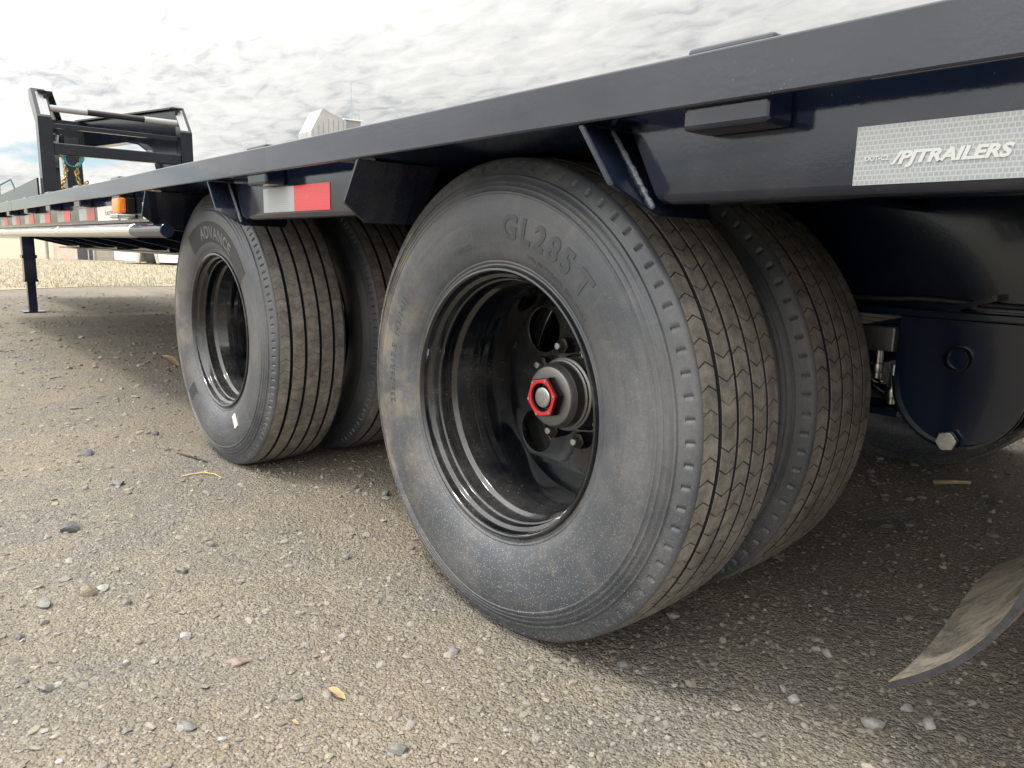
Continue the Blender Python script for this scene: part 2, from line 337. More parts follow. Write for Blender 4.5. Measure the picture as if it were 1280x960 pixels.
M['gravel'] = B.set(color=c, rough=.93, spec=.25, normal=B.bump(hh, .95, .007))
ground = tag(link('ground', gm, M['gravel']), kind='structure')

# ------------------------------------------------------------------ gravel and stones
phi = (1+5**.5)/2
ICO = np.array([(-1, phi, 0), (1, phi, 0), (-1, -phi, 0), (1, -phi, 0), (0, -1, phi), (0, 1, phi), (0, -1, -phi), (0, 1, -phi), (phi, 0, -1), (phi, 0, 1), (-phi, 0, -1), (-phi, 0, 1)])/math.hypot(1, phi)
ICOF = np.array([(0, 11, 5), (0, 5, 1), (0, 1, 7), (0, 7, 10), (0, 10, 11), (1, 5, 9), (5, 11, 4), (11, 10, 2), (10, 7, 6), (7, 1, 8), (3, 9, 4), (3, 4, 2), (3, 2, 6), (3, 6, 8), (3, 8, 9), (4, 9, 5), (2, 4, 11), (6, 2, 10), (8, 6, 7), (9, 8, 1)])
def scatter(name, n, smin, smax, power, mat, seed, dmax=7.):
    r0 = np.random.default_rng(seed)
    # polar scatter about the yard in front of the wheels, density falling with distance
    d = .55+(dmax-.55)*r0.random(n)**1.7; a = R(90)+YAW+R(48)*(2*r0.random(n)-1)
    X = CAM[0]+d*np.cos(a)*1.0; Y = CAM[1]+d*np.sin(a)
    S = smin*(smax/smin)**(r0.random(n)**power)*np.clip(.6+.28*d, .8, 2.2)
    ok = np.ones(n, bool)
    for cx in (0, -1.338):
        for y0 in (0, .31): ok &= ~((np.abs(X-cx) < .13) & (Y > y0-.03) & (Y < y0+.24))
    X, Y, S = X[ok], Y[ok], S[ok]; n = len(X)
    J = 1+.42*(r0.random((n, 12, 1))-.5)*2*.8
    sc = np.stack([.7+.7*r0.random(n), .7+.5*r0.random(n), .38+.4*r0.random(n)], -1)[:, None]
    P = ICO[None]*J*sc*S[:, None, None]
    an = r0.random(n)*2*np.pi; ca, sa = np.cos(an)[:, None], np.sin(an)[:, None]
    tl = (r0.random(n)-.5)*.7; ct, st = np.cos(tl)[:, None], np.sin(tl)[:, None]
    x, y, z = P[..., 0], P[..., 1], P[..., 2]; y, z = y*ct-z*st, y*st+z*ct; x, y = x*ca-y*sa, x*sa+y*ca
    Z = gheight(X, Y)+S*.16
    V = np.stack([x+X[:, None], y+Y[:, None], z+Z[:, None]], -1).reshape(-1, 3)
    F = (ICOF[None]+12*np.arange(n)[:, None, None]).reshape(-1, 3)
    me = npmesh(name, V, F, False)
    k = r0.random(n); tan = r0.random(n)
    g = (.165+.15*k**1.3)[:, None]; colr = g*np.array([1, .97, .93])*(1-tan[:, None]*.55)+g*np.array([1.22, 1.0, .70])*tan[:, None]*.55
    br = r0.random(n) > .96; colr[br] *= 1.5
    at = me.color_attributes.new('tint', 'FLOAT_COLOR', 'POINT'); cc = np.ones((n, 12, 4), np.float32); cc[..., :3] = colr[:, None]
    at.data.foreach_set('color', cc.ravel())
    return tag(link(name, me, mat), 'loose fine gravel strewn over the yard around the trailer wheels', 'gravel', kind='stuff')
B = MatB('pebble_stone'); a = B.n('ShaderNodeAttribute'); a.attribute_name = 'tint'; v = B.coord()
M['pebble'] = B.set(color=B.mix(B.math('MULTIPLY', B.noise(v, 300, 4, .7), .6), a.outputs['Color'], (.19, .165, .125)), rough=.92, spec=.25)
scatter('loose_gravel', 66000, .0013, .0042, 2.0, M['pebble'], 11)
scatter('coarse_gravel', 7500, .0045, .0095, 2.4, M['pebble'], 12, 11.)['label'] = 'coarser broken stones strewn among the fine gravel of the yard'

def rock(name, x, y, s, flatn, rot, col, seed, label, group='loose stones on the gravel yard', sub=2, long=1.3):
    bm = bmesh.new(); bmesh.ops.create_icosphere(bm, subdivisions=sub, radius=1); r0 = random.Random(seed)
    planes = [(Vector((r0.uniform(-1, 1), r0.uniform(-1, 1), r0.uniform(-.4, 1))).normalized(), r0.uniform(.38, .75)) for _ in range(11)]
    for v_ in bm.verts:
        for n_, d_ in planes:
            k_ = v_.co.dot(n_)
            if k_ > d_: v_.co -= n_*(k_-d_)*.92
        v_.co *= 1+r0.uniform(-.045, .045)
        v_.co = Vector((v_.co.x*s*long, v_.co.y*s, v_.co.z*s*flatn))
    bmesh.ops.rotate(bm, matrix=Matrix.Rotation(rot, 3, 'Z'), verts=bm.verts)
    zmin = min(v_.co.z for v_ in bm.verts)
    o = link(name, fin(bm, name), stonemat(col)); o.location = (x, y, float(gheight(x, y))-zmin*.55)
    return tag(o, label, 'stone', group)
_sm = {}
def stonemat(col):
    if col not in _sm:
        B = MatB('stone_'+'_'.join(str(int(c*100)) for c in col)); v = B.coord(); k = B.noise(v, 55, 7, .7)
        _sm[col] = B.set(color=B.mix(B.ramp(k, .3, .72), tuple(c*.62 for c in col), tuple(c*1.2 for c in col)), rough=.9, spec=.3, normal=B.bump(B.noise(v, 140, 6, .7), .5, .006))
    return _sm[col]
GREY, TAN, PINK, DARK, PALE = (.20, .195, .185), (.26, .22, .165), (.27, .21, .18), (.14, .138, .138), (.34, .33, .31)
# stones the photograph shows one by one: x, y on the yard, half size
def gp(px, py):   # pixel of a thing that lies on the yard -> its spot on the ground (z = 0)
    d = (px-640)/FPX*r2 - (py-480)/FPX*u2 + f_; t = -CAM[2]/d.z; return CAM[0]+t*d.x, CAM[1]+t*d.y, t
special = [
 (1092, 906, 17, .75, .6, PALE, 'angular pale grey stone, larger of two on the gravel ahead of the mud flap', 1.3),
 (1160, 906, 14, .75, 1.0, PALE, 'pale grey stone, smaller of two on the gravel ahead of the mud flap', 1.1),
 (993, 871, 11, .7, .2, PALE, 'small rounded pale stone between mud flap tip and tyre', 1.3),
 (1035, 815, 10, .65, 2.8, PALE, 'rounded off-white stone in the shade beside mud flap tip', 1.3),
 (780, 831, 11, .7, .9, GREY, 'grey stone at the foot of the rear tyre edge', 1.4),
 (235, 907, 12, .72, .3, GREY, 'smooth oval grey green stone alone on open gravel', 1.4),
 (297, 829, 16, .5, .9, PINK, 'flat pinkish brown angular stone on open gravel', 1.5),
 (110, 744, 14, .8, .2, TAN, 'blocky tan brown stone beside a pale flat one', 1.3),
 (128, 738, 11, .5, .5, PALE, 'pale flat stone leaning on blocky tan stone', 1.4),
 (229, 716, 10, .7, .4, GREY, 'grey wedge shaped stone out on open gravel', 1.4),
 (232, 797, 10, .8, .2, PALE, 'pale speckled round stone on open gravel', 1.1),
 (433, 698, 8, .8, .2, GREY, 'small dark sided stone between the two wheels', 1.1),
 (148, 607, 11, .6, .2, GREY, 'grey stone at the middle of a short row of stones', 1.3),
 (158, 756, 9, .7, 2.5, GREY, 'grey pointed stone behind blocky tan stone', 1.3),
 (57, 757, 15, .5, .3, GREY, 'low dark brown stone embedded in the gravel', 1.5),
 (89, 665, 15, .6, .2, DARK, 'dark grey stone half buried in gravel', 1.4),
 (109, 568, 11, .6, .1, DARK, 'dark stone lying alone out past the front tyre', 1.4),
]
for i, (px, py, hp, fl, ro, co, lb, lg) in enumerate(special):
    x, y, t = gp(px, py); rock('stone', x, y, hp*t/FPX*.82, fl, ro, co, 100+i, lb, long=lg, group=None)
r0 = random.Random(5)
for i in range(150):
    d = .75+5.0*r0.random()**1.6; a_ = math.pi/2+YAW+R(40)*(2*r0.random()-1); x, y = CAM[0]+d*math.cos(a_), CAM[1]+d*math.sin(a_)
    if any(abs(x-cx) < .17 and -.05 < y < .6 for cx in (0, -1.338)): continue
    s_ = r0.choice([.005, .006, .007, .008, .010, .012, .015])*min(1.6, .7+.22*d)
    rock('small_stone', x, y, s_, r0.uniform(.45, .8), r0.uniform(0, 6), r0.choice([GREY, GREY, TAN, PINK, DARK, PALE]), 500+i, 'little loose stone scattered on the gravel yard', group='little stones scattered over the gravel', sub=1, long=r0.uniform(1, 1.6))

# ------------------------------------------------------------------ trailer
T = tag(empty('flatbed_trailer'), 'long gloss black gooseneck flatbed trailer with dual wheels on gravel', 'trailer')
WB, H, YC = 1.338, .41, 1.165                       # wheelbase, hub height, centre line
YR, YW = -.13, -.07                                 # rub rail face, side channel face
ZB, ZT = .830, .884                                 # rub rail bottom / top
XR, XF = 2.6, -6.75
def mir(y): return 2*YC-y

def arrange(me, side):
    return me
# --- deck and frame
bm = bmesh.new(); yb = -.062; nb = 13; wd = (2*YC+.124)/nb
for i in range(nb): bmbox(bm, (XF+.05, yb+i*wd+.003, .838), (XR, yb+(i+1)*wd-.003, .876), .003, 1)
link('deck', fin(bm, 'deck'), M['wood'], T)
for x in np.arange(XF+.25, XR, .405):
    x = float(x); ok = not (-.36 < x < .36 or -1.70 < x < -.98)
    if ok: bm = bmesh.new(); bmbox(bm, (x, -.064, .765), (x+.006, mir(-.064), .836)); bmbox(bm, (x+.006, -.064, .83), (x+.04, mir(-.064), .836)); bmbox(bm, (x+.006, -.064, .765), (x+.04, mir(-.064), .771)); link('crossmember', fin(bm, 'crossmember'), M['under'], T)
for y0 in (.66, mir(.66)):
    bm = bmesh.new()
    bmbox(bm, (-7.0, y0-.006, .615), (-1.9, y0+.006, .764), 0); bmbox(bm, (-7.0, y0-.065, .600), (-1.9, y0+.065, .6145), .003); bmbox(bm, (-1.899, y0-.006, .590), (XR, y0+.006, .764), 0); bmbox(bm, (-1.899, y0-.065, .575), (XR, y0+.065, .5895), .003); bmbox(bm, (-7.0, y0-.065, .7645), (XR, y0+.065, .7645+.0), 0) if False else None
    bmbox(bm, (-7.0, y0-.006, .7645), (XR, y0+.006, .836), 0)
    for xs in (-6.2, -5.0, -3.8, -2.6, 1.3): bmbox(bm, (xs, y0-.06, .6155), (xs+.01, y0-.0065, .763), 0)
    link('frame_beam', fin(bm, 'frame_beam'), M['under'], T)
for x in (XR-.02, XF):
    box('end_channel', (x-.05, -.06, .735), (x, mir(-.06), .8375), M['paint'], T, .004)
for i in list(range(-3, 0))+list(range(4, 12)):
    x = .45-.61*i
    for S in ((lambda y: y), mir):
        V = [(x+dx, S(y), z) for dx in (0, .008) for y, z in ((-.016, .7645), (-.016, .738), (.12, .715), (.52, .625), (.594, .625), (.594, .7645))]; n = 6
        link('outrigger', pyd('outrigger', V, [tuple(range(n)), tuple(range(2*n-1, n-1, -1))]+[(k, n+k, n+(k+1) % n, (k+1) % n) for k in range(n)]), M['under'], T)
# wheel-well ceilings
for cx in (0, -WB):
    for s in (0, 1):
        a, b = (-.1195, .645) if s == 0 else (mir(.645), mir(-.1195))
        box('well_plate', (cx-(.34 if cx else .34), a, .8315), (cx+(.40 if cx else .36), b, .8365), M['under'], T, 0)
# --- side channels, end plates, rub rails (near side, then the far side mirrored)
def chan(name, x0t, x0b, x1t, x1b, mirror=False):
    """C channel, web outward, rounded lower corner; ends may slope with height"""
    t = .006; rr = .012; zb, zt = .735, .8755; yi = YW+.05
    out = [(YW, zt)]+[(YW+rr-rr*math.cos(a), zb+rr-rr*math.sin(a)) for a in np.linspace(0, math.pi/2, 7)]+[(yi, zb), (yi, zb+t)]
    inn = [(YW+rr-(rr-t)*math.cos(a), zb+rr-(rr-t)*math.sin(a)) for a in np.linspace(math.pi/2, 0, 7)]+[(YW+t, zt)]
    prof = out+inn; n = len(prof); V = []
    for xt, xb in ((x0t, x0b), (x1t, x1b)):
        for y, z in prof: V.append((xb+(xt-xb)*min(1, (z-zb)/(.829-zb)), mir(y) if mirror else y, z))
    F = [(i, (i+1) % n, n+(i+1) % n, n+i) for i in range(n)]+[tuple(range(n)), tuple(range(2*n-1, n-1, -1))]
    me = pyd(name, V, F); bm = bmesh.new(); bm.from_mesh(me); bmesh.ops.recalc_face_normals(bm, faces=bm.faces)
    for f in bm.faces: f.smooth = len(f.verts) == 4
    for e in bm.edges: e.smooth = not (len(e.link_faces) == 2 and e.calc_face_angle(0) > R(30))
    bm.to_mesh(me); bm.free(); return link(name, me, M['paint'], T)
def endplate(xt, xb, mirror=False):
    """sloping plate closing a channel towards the wheel opening, outer lower corner cut"""
    zt, zb = .829, .721; ins = .052
    pts = [(YR+.003, zt), (YR+.003, .756), (YW+.002, zb), (ins-.012, zb), (ins, zb+.012), (ins, zt)]
    th = .0095; sgn = 1 if xb > xt else -1; V = []
    for k in (0, 1):
        for y, z in pts: V.append((xt+(xb-xt)*(zt-z)/(zt-zb)-sgn*th*k, mir(y) if mirror else y, z))
    n = len(pts); F = [tuple(range(n)), tuple(range(2*n-1, n-1, -1))]+[(i, n+i, n+(i+1) % n, (i+1) % n) for i in range(n)]
    me = pyd('end_plate', V, F); bm = bmesh.new(); bm.from_mesh(me); bmesh.ops.recalc_face_normals(bm, faces=bm.faces)
    bmesh.ops.bevel(bm, geom=list(bm.edges), offset=.0012, segments=2, affect='EDGES'); bm.to_mesh(me); bm.free()
    return link('end_plate', me, M['paint'], T)
def bead(name, p, q, r, n, parent, seed=1, mat='weld'):
    r0 = random.Random(seed); bm = bmesh.new(); p, q = Vector(p), Vector(q); d = (q-p).normalized()
    for i in range(n):
        c = p.lerp(q, i/(n-1)); res = bmesh.ops.create_icosphere(bm, subdivisions=2, radius=1)
        k = r*r0.uniform(.85, 1.15); s = Matrix.Diagonal((k*.9, k, k*1.0, 1))
        Mx = Matrix.Translation(c+Vector((r0.uniform(-1, 1), 0, r0.uniform(-1, 1)))*r*.12) @ s
        bmesh.ops.transform(bm, matrix=Mx, verts=res['verts'])
    return link(name, fin(bm, name, True), M[mat], parent)
for mirror in (False, True):
    S = (lambda y: mir(y)) if mirror else (lambda y: y)
    def sb(name, a, b, mat, par=T, bev=.002, seg=2):
        ya, yb_ = sorted((S(a[1]), S(b[1]))); return box(name, (a[0], ya, a[2]), (b[0], yb_, b[2]), mat, par, bev, seg)
    # end plates: (top x, bottom x)
    segs = [(.305, .383, XR-.03, XR-.03), (-1.006, -.928, -.254, -.332), (XF+.02, XF+.02, -1.560, -1.640)]
    for i, (a, b, c_, d_) in enumerate(segs):
        chan('side_channel', a+(.004 if i < 2 else 0), b+(.004 if i < 2 else 0), c_-(.004 if i else 0), d_-(.004 if i else 0), mirror)
        if i < 2: endplate(a, b, mirror)
        if i > 0: endplate(c_, d_, mirror)
    if not mirror:
        bead('weld_bead', (.307, YW-.004, .826), (.376, YW-.004, .732), .0042, 34, T, 3)
        bead('weld_bead', (-1.003, YW-.004, .826), (-.934, YW-.004, .732), .0036, 34, T, 4)
    for a, b in ((XF-.05, -4.152), (-4.148, XR)):
        bm = bmesh.new(); y0, y1 = sorted((S(YR), S(YR+.0095))); bmbox(bm, (a, y0, ZB), (b, y1, ZT), .0028, 3)
        bmesh.ops.subdivide_edges(bm, edges=[e for e in bm.edges if abs(e.verts[0].co.x-e.verts[1].co.x) > .5], cuts=24)
        if not mirror and a > -5:
            r1 = np.random.default_rng(4); ph = r1.random(4)*6
            for v_ in bm.verts:
                v_.co.y += .0009*math.sin(v_.co.x*5.1+ph[0])+.0006*math.sin(v_.co.x*11.3+ph[1]); v_.co.z += .0007*math.sin(v_.co.x*3.7+ph[2])
        link('rub_rail', fin(bm, 'rub_rail', False), M['rail'], T)
    k = 0
    for i in range(-3, 12):
        x = .5-.61*i
        if i in (1, 3): continue
        a, b = x-.052, x+.052; bm = bmesh.new()
        y0, y1 = sorted((S(YR+.011), S(YW-.0015))); bmbox(bm, (a, y0, .8075), (b, y1, .8935), .0055, 3)
        link('stake_pocket', fin(bm, 'stake_pocket'), M['paint'], T)
# --- reflective tape on the side channel
def uvplane(name, x0, x1, z0, z1, y, mat, parent):
    """thin film on the channel face, UV in metres"""
    th = .0008; V = [(x0, y, z0), (x1, y, z0), (x1, y, z1), (x0, y, z1), (x0, y+th, z0), (x1, y+th, z0), (x1, y+th, z1), (x0, y+th, z1)]
    me = pyd(name, V, [(0, 1, 2, 3), (4, 7, 6, 5), (0, 4, 5, 1), (1, 5, 6, 2), (2, 6, 7, 3), (3, 7, 4, 0)]); u = me.uv_layers.new()
    for l_ in me.loops: c_ = me.vertices[l_.vertex_index].co; u.data[l_.index].uv = (c_.x-x0, c_.z-z0)
    return link(name, me, mat, parent)
yt = YW-.0011
st = uvplane('reflective_tape', .621, .925, .7455, .8005, yt, M['wtape'], T)
def flattext(txt, size, x, z, y, mat, parent, bold=0., shear=0., width=None, name='lettering'):
    me = text_mesh(txt, size, bold, .0002, shear); me.transform(Matrix.Rotation(R(90), 4, 'X'))
    xs = [v_.co.x for v_ in me.vertices]; w0 = max(xs)-min(xs)
    if width: me.transform(Matrix.Diagonal((width/w0, 1, 1, 1)))
    me.transform(Matrix.Translation((x, y, z))); return link(name, me, mat, parent)
flattext('/PJTRAILERS', .0155, .657, .7640, yt-.0006, M['wprint'], st, .0007, .28, .101)
flattext('DOT-C2', .006, .631, .7680, yt-.0006, M['wprint'], st, .0002, 0, .022)
uvplane('reflective_tape', -.797, -.6305, .7495, .8045, yt, M['wtape'], T); uvplane('reflective_tape', -.630, -.4625, .7495, .8045, yt, M['rtape'], T)
for i in range(9):
    x = -2.62-.46*i
    uvplane('reflective_tape', x-.14, x-.001, .757, .806, yt, M['wtape'], T); uvplane('reflective_tape', x, x+.14, .757, .806, yt, M['rtape'], T)
for a, b, z0, z1 in ((-2.43, -2.12, .752, .806), (-2.085, -1.99, .751, .812), (-1.80, -1.70, .750, .806), (-1.685, -1.64, .752, .8245)):
    d = uvplane('decal', a, b, z0, z1, yt, M['sticker'], T)
    if b-a > .2: flattext('CAUTION', .022, a+.12, z0+.02, yt-.0006, M['gprint'], d, 0, 0, .16, 'print_block'); 
    if b > -1.66: uvplane('print_block', a+.002, b-.002, z1-.012, z1-.003, yt-.0008, M['amber'], d)
# marker light
bm = bmesh.new(); bmbox(bm, (-1.970, YR+.004, .770), (-1.882, YR+.030, .822), .006, 3); lt = link('marker_light', fin(bm, 'marker_light', True), M['amber'], T)
box('light_bezel', (-1.968, YR-.004, .752), (-1.882, YW-.002, .7675), M['steel'], lt, .004); box('light_body', (-1.97, YR+.031, .77), (-1.88, YW-.002, .822), M['capdark'], lt, .002)
# --- side pipe below the channel, in butted lengths with a black end
def tube_x(name, x0, x1, y, z, r, mat, parent, seg=28, cap=True):
    V, F = lathe_y([(0, x0), (r*.9, x0), (r, x0+r*.12), (r, x1-r*.12), (r*.9, x1), (0, x1)], seg); V = V[:, [1, 0, 2]]+np.array([0, y, z])
    me = npmesh(name, V, F, True); bm = bmesh.new(); bm.from_mesh(me); bmesh.ops.remove_doubles(bm, verts=bm.verts, dist=1e-6); bmesh.ops.recalc_face_normals(bm, faces=bm.faces)
    for e in bm.edges: e.smooth = not (len(e.link_faces) == 2 and e.calc_face_angle(0) > R(35))
    bm.to_mesh(me); bm.free(); return link(name, me, mat, parent)
for a, b in ((-6.6, -4.83), (-4.822, -3.09), (-3.082, -1.85)): tube_x('side_pipe', a, b, -.085, .711, .0235, M['pipe'], T)
tube_x('pipe_end', -1.848, -1.50, -.085, .711, .0215, M['under'], T)
# --- tyres
def tyre_mesh(name, pitch, groove, slots, seed):
    P = []   # (r, y, lateral tag)
    side = [(.228, .030), (.230, .012), (.2345, .004), (.240, .0005), (.2425, .0012), (.246, -.0015), (.2485, -.0010), (.252, -.0045), (.262, -.0095), (.275, -.0135), (.290, -.0165), (.305, -.0180), (.320, -.0185), (.335, -.0180), (.348, -.0165), (.356, -.0150),
            (.3575, -.0162), (.3600, -.0158), (.3612, -.0138), (.3650, -.0126), (.3662, -.0140), (.3688, -.0133), (.3700, -.0112), (.3740, -.0098), (.3752, -.0112), (.3778, -.0102), (.3792, -.0080), (.3830, -.0062), (.3842, -.0090), (.3866, -.0082), (.3880, -.0048), (.392, -.0030), (.3965, -.0014), (.3975, -.0010), (.401, .0005), (.4045, .0020), (.4080, .0038), (.4090, .0044), (.4110, .0056), (.4130, .0070), (.4150, .0094), (.4158, .0112)]
    crown = lambda y: .4205-.0045*((y-.108)/.095)**2
    gr = groove; edges = [.0125]
    tr = []
    y = .0145
    stops = []
    for gy_, gw in gr: stops += [(gy_-gw/2, 'a', gy_, gw)]
    cur = .0145
    for gy_, gw in gr:
        for t in np.linspace(cur, gy_-gw/2-.0004, 6): tr.append((crown(t), t))
        d = .0115; tr += [(crown(gy_)-.0012, gy_-gw/2), (crown(gy_)-d, gy_-gw*.32), (crown(gy_)-d, gy_+gw*.32), (crown(gy_)-.0012, gy_+gw/2)]
        cur = gy_+gw/2+.0004
    for t in np.linspace(cur, .2015, 6): tr.append((crown(t), t))
    prof = side+tr+[(r, .216-y_) for r, y_ in side[::-1]]
    pr = np.array(prof); n = len(pr); seg = pitch*10
    # insert extra rows in the shoulder band so the slots hold
    th = np.linspace(0, 2*np.pi, seg, endpoint=False)
    r_ = np.tile(pr[:, 0], (seg, 1)); y_ = np.tile(pr[:, 1], (seg, 1))
    fr = (th*slots/(2*np.pi)) % 1
    notch = (np.exp(-((fr-.5)/.085)**4))[:, None]
    for band, sg in (((pr[:, 0] > .3970) & (pr[:, 0] < .4085) & (pr[:, 1] < .05), 1), ((pr[:, 0] > .3970) & (pr[:, 0] < .4085) & (pr[:, 1] > .15), -1)):
        y_ += sg*.0032*notch*band[None]; r_ -= .0015*notch*band[None]
    x = r_*np.cos(th)[:, None]; z = r_*np.sin(th)[:, None]
    # load: flat where it meets the ground, slight sidewall bulge there
    push = np.clip(-z-H+.0005, 0, None); bul = np.exp(-((np.abs(th[:, None]-1.5*np.pi))/.42)**2)*np.clip((r_-.24)/.06, 0, 1)*np.clip((.40-r_)/.06, 0, 1)
    z = z+push; y_ = y_+bul*.010*np.sign(y_-.108)
    V = np.stack([x, y_, z], -1).reshape(-1, 3)
    i = np.arange(seg)[:, None]; j = np.arange(n-1)[None]; i2 = (i+1) % seg
    F = np.stack([i*n+j, i2*n+j, i2*n+j+1, i*n+j+1], -1).reshape(-1, 4)
    me = npmesh(name, V, F, True)
    lat = np.where((pr[:, 0] > .4145), pr[:, 1], 0.0)
    ing = np.zeros(n)
    for gy_, gw in groove: ing[np.abs(pr[:, 1]-gy_) < gw*.5+.0002] = 1.
    ing[pr[:, 0] < .40] = 0
    ga = me.attributes.new('groove', 'FLOAT', 'POINT'); ga.data.foreach_set('value', np.tile(ing, seg).astype(np.float32))
    iu = np.arange(seg)[:, None]*np.ones((1, n-1)); u0 = iu/10; u1 = (iu+1)/10; v0 = np.tile(lat[:-1], (seg, 1)); v1 = np.tile(lat[1:], (seg, 1))
    uv = np.stack([np.stack([u0, v0], -1), np.stack([u1, v0], -1), np.stack([u1, v1], -1), np.stack([u0, v1], -1)], 2).reshape(-1, 2)
    me.uv_layers.new().data.foreach_set('uv', uv.astype(np.float32).ravel())
    bm = bmesh.new(); bm.from_mesh(me)
    for e in bm.edges: e.smooth = not (len(e.link_faces) == 2 and e.calc_face_angle(0) > R(42))
    bmesh.ops.recalc_face_normals(bm, faces=bm.faces); bm.to_mesh(me); bm.free()
    return me
tyA = tyre_mesh('tyre_a', 80, [(.048, .0085), (.0885, .0062), (.128, .0062), (.168, .0062)], 80, 1); tyA.materials.append(M['tyreA'])
tyB = tyre_mesh('tyre_b', 80, [(.045, .0085), (.0865, .0078), (.1295, .0078), (.171, .0078)], 120, 2); tyB.materials.append(M['tyreB'])
def side_y(r): # outward face of the sidewall at radius r
    rr = [.246, .252, .262, .275, .290, .305, .320, .335, .348, .356]; yy = [-.0015, -.0045, -.0095, -.0135, -.0165, -.0180, -.0185, -.0180, -.0165, -.0150]
    return float(np.interp(r, rr, yy))
def bent(txt, rmid, size, ang, height, mat, parent, bold=0., spacing=1.05, name='tyre_lettering', shear=0., sub=1):
    """raised letters bent round the sidewall; ang = angle of the middle of the word, tops outward"""
    me = text_mesh(txt, size, bold, .5, shear, spacing)
    bm = bmesh.new(); bm.from_mesh(me); bmesh.ops.triangulate(bm, faces=bm.faces)
    bmesh.ops.subdivide_edges(bm, edges=[e for e in bm.edges if e.calc_length() > size*.25], cuts=2)
    xs = [v_.co.x for v_ in bm.verts]; cx = (min(xs)+max(xs))/2
    for v_ in bm.verts:
        rr = rmid+v_.co.y-size*.35; a = ang-(v_.co.x-cx)/rmid; top = v_.co.z > 0
        v_.co = (rr*math.cos(a), side_y(rr)-(height if top else -.002), rr*math.sin(a))
    bmesh.ops.recalc_face_normals(bm, faces=bm.faces); bm.to_mesh(me); bm.free(); return link(name, me, mat, parent)
def hairs(parent, seed, n=90):
    r0 = random.Random(seed); V = []; F = []
    for i in range(n):
        a = r0.uniform(-.55, .55)*math.pi+r0.choice([0, 0, 0]); yb_ = r0.choice([.0135, .2015, .2015, .2015, .12, .08]); rr = .4158 if yb_ > .19 or yb_ < .02 else .4195
        if math.sin(a)*rr < -H+.01: continue
        ln = r0.uniform(.006, .014); t_ = Vector((math.cos(a), r0.uniform(-.2, .7) if yb_ > .19 else r0.uniform(-.6, .3), math.sin(a))).normalized()
        p = Vector((rr*math.cos(a), yb_, rr*math.sin(a))); e1 = t_.cross(Vector((.3, .8, .5))).normalized()*.00055; e2 = t_.cross(e1).normalized()*.00055; k = len(V)
        V += [p+e1, p+e2-e1*.5, p-e2-e1*.5, p+t_*ln+Vector((0, 0, -.001))]; F += [(k, k+1, k+3), (k+1, k+2, k+3), (k+2, k, k+3)]
    me = pyd('vent_hairs', V, F, True); return tag(link('vent_hairs', me, M['hair'], parent), kind='stuff')
# --- wheel pieces
rim_prof = [(.226, .032), (.2305, .016), (.2355, .006), (.2368, .0005), (.2352, -.0035), (.2320, -.0042), (.2292, -.0020), (.2275, .0035), (.2268, .0125), (.2255, .0140), (.2205, .0160), (.2190, .0180), (.2184, .0300), (.2176, .0312), (.2146, .0325), (.2136, .0350), (.2142, .0378), (.2168, .0392), (.2170, .0400), (.2162, .0600), (.2150, .0625), (.2085, .0665), (.2070, .0690), (.2064, .0960), (.2046, .0985), (.2040, .1230), (.2036, .1260), (.2012, .1340), (.2004, .1380), (.2000, .1700), (.1996, .1960), (.2000, .2300)]
V, F = lathe_y(rim_prof, 128); rim_me = npmesh('rim', V, F, True)
disc_me = curve_mesh('wheel_disc', [circ(0, 0, .1992, 96), circ(0, 0, .074, 48)]+[circ(.1475*math.cos(R(a)), .1475*math.sin(R(a)), .0455, 40) for a in (131.5, 221.5, 311.5, 41.5)], .0045, .0015)
disc_me.transform(Matrix.Translation((0, .2060, 0))); 
cone_me = None
hub_prof = [(0.076, 0.214), (0.072, 0.206), (0.066, 0.2), (0.0655, 0.172), (0.069, 0.1715), (0.0702, 0.169), (0.0702, 0.1655), (0.0684, 0.164), (0.0661, 0.1632), (0.0661, 0.159), (0.0632, 0.158), (0.062, 0.1565), (0.0614, 0.1385), (0.0603, 0.137), (0.0585, 0.132), (0.055, 0.127), (0.0515, 0.1255), (0.0386, 0.125), (0.0, 0.125)]
def ringmesh(name, outer, inner, y0, y1):
    me = curve_mesh(name, [outer, inner], (y1-y0)/2, .0006); me.transform(Matrix.Translation((0, (y0+y1)/2, 0))); return me
hexo = circ(0, 0, .0345, 6, R(12)); hexring = ringmesh('hub_ring', circ(0, 0, .0375, 6, R(12)), circ(0, 0, .0278, 40), .1050, .1085)
hexbody = ringmesh('hub_hex', circ(0, 0, .0395, 6, R(12)), circ(0, 0, .0262, 40), .1095, .1245)
nutm = curve_mesh('lug_nut', [circ(0, 0, .0155, 6)], .010, .001); nutm.transform(Matrix.Translation((0, .1905, 0)))
V, F = lathe_y([(.0, .166), (.006, .1662), (.0078, .1685), (.0078, .1805)], 20); studm = npmesh('stud', V, F, True)
V, F = lathe_y([(.0, .1065), (.0060, .1065), (.0062, .1070), (.0172, .1070), (.0180, .1073), (.0192, .1085), (.0198, .1105), (.0202, .1240)], 40); capm = npmesh('cap_plug', V, F, True)
V, F = lathe_y([(.0, .1028), (.0022, .1030), (.0029, .1042), (.0029, .1052)], 14); screwm = npmesh('screw', V, F, True)
first = {}
def sm(me):
    bm = bmesh.new(); bm.from_mesh(me); bmesh.ops.remove_doubles(bm, verts=bm.verts, dist=1e-6); bmesh.ops.recalc_face_normals(bm, faces=bm.faces)
    for f in bm.faces: f.smooth = True
    for e in bm.edges: e.smooth = not (len(e.link_faces) == 2 and e.calc_face_angle(0) > R(38))
    bm.to_mesh(me); bm.free()
for me in (rim_me, disc_me, studm, capm, screwm, hexring, hexbody, nutm): sm(me)
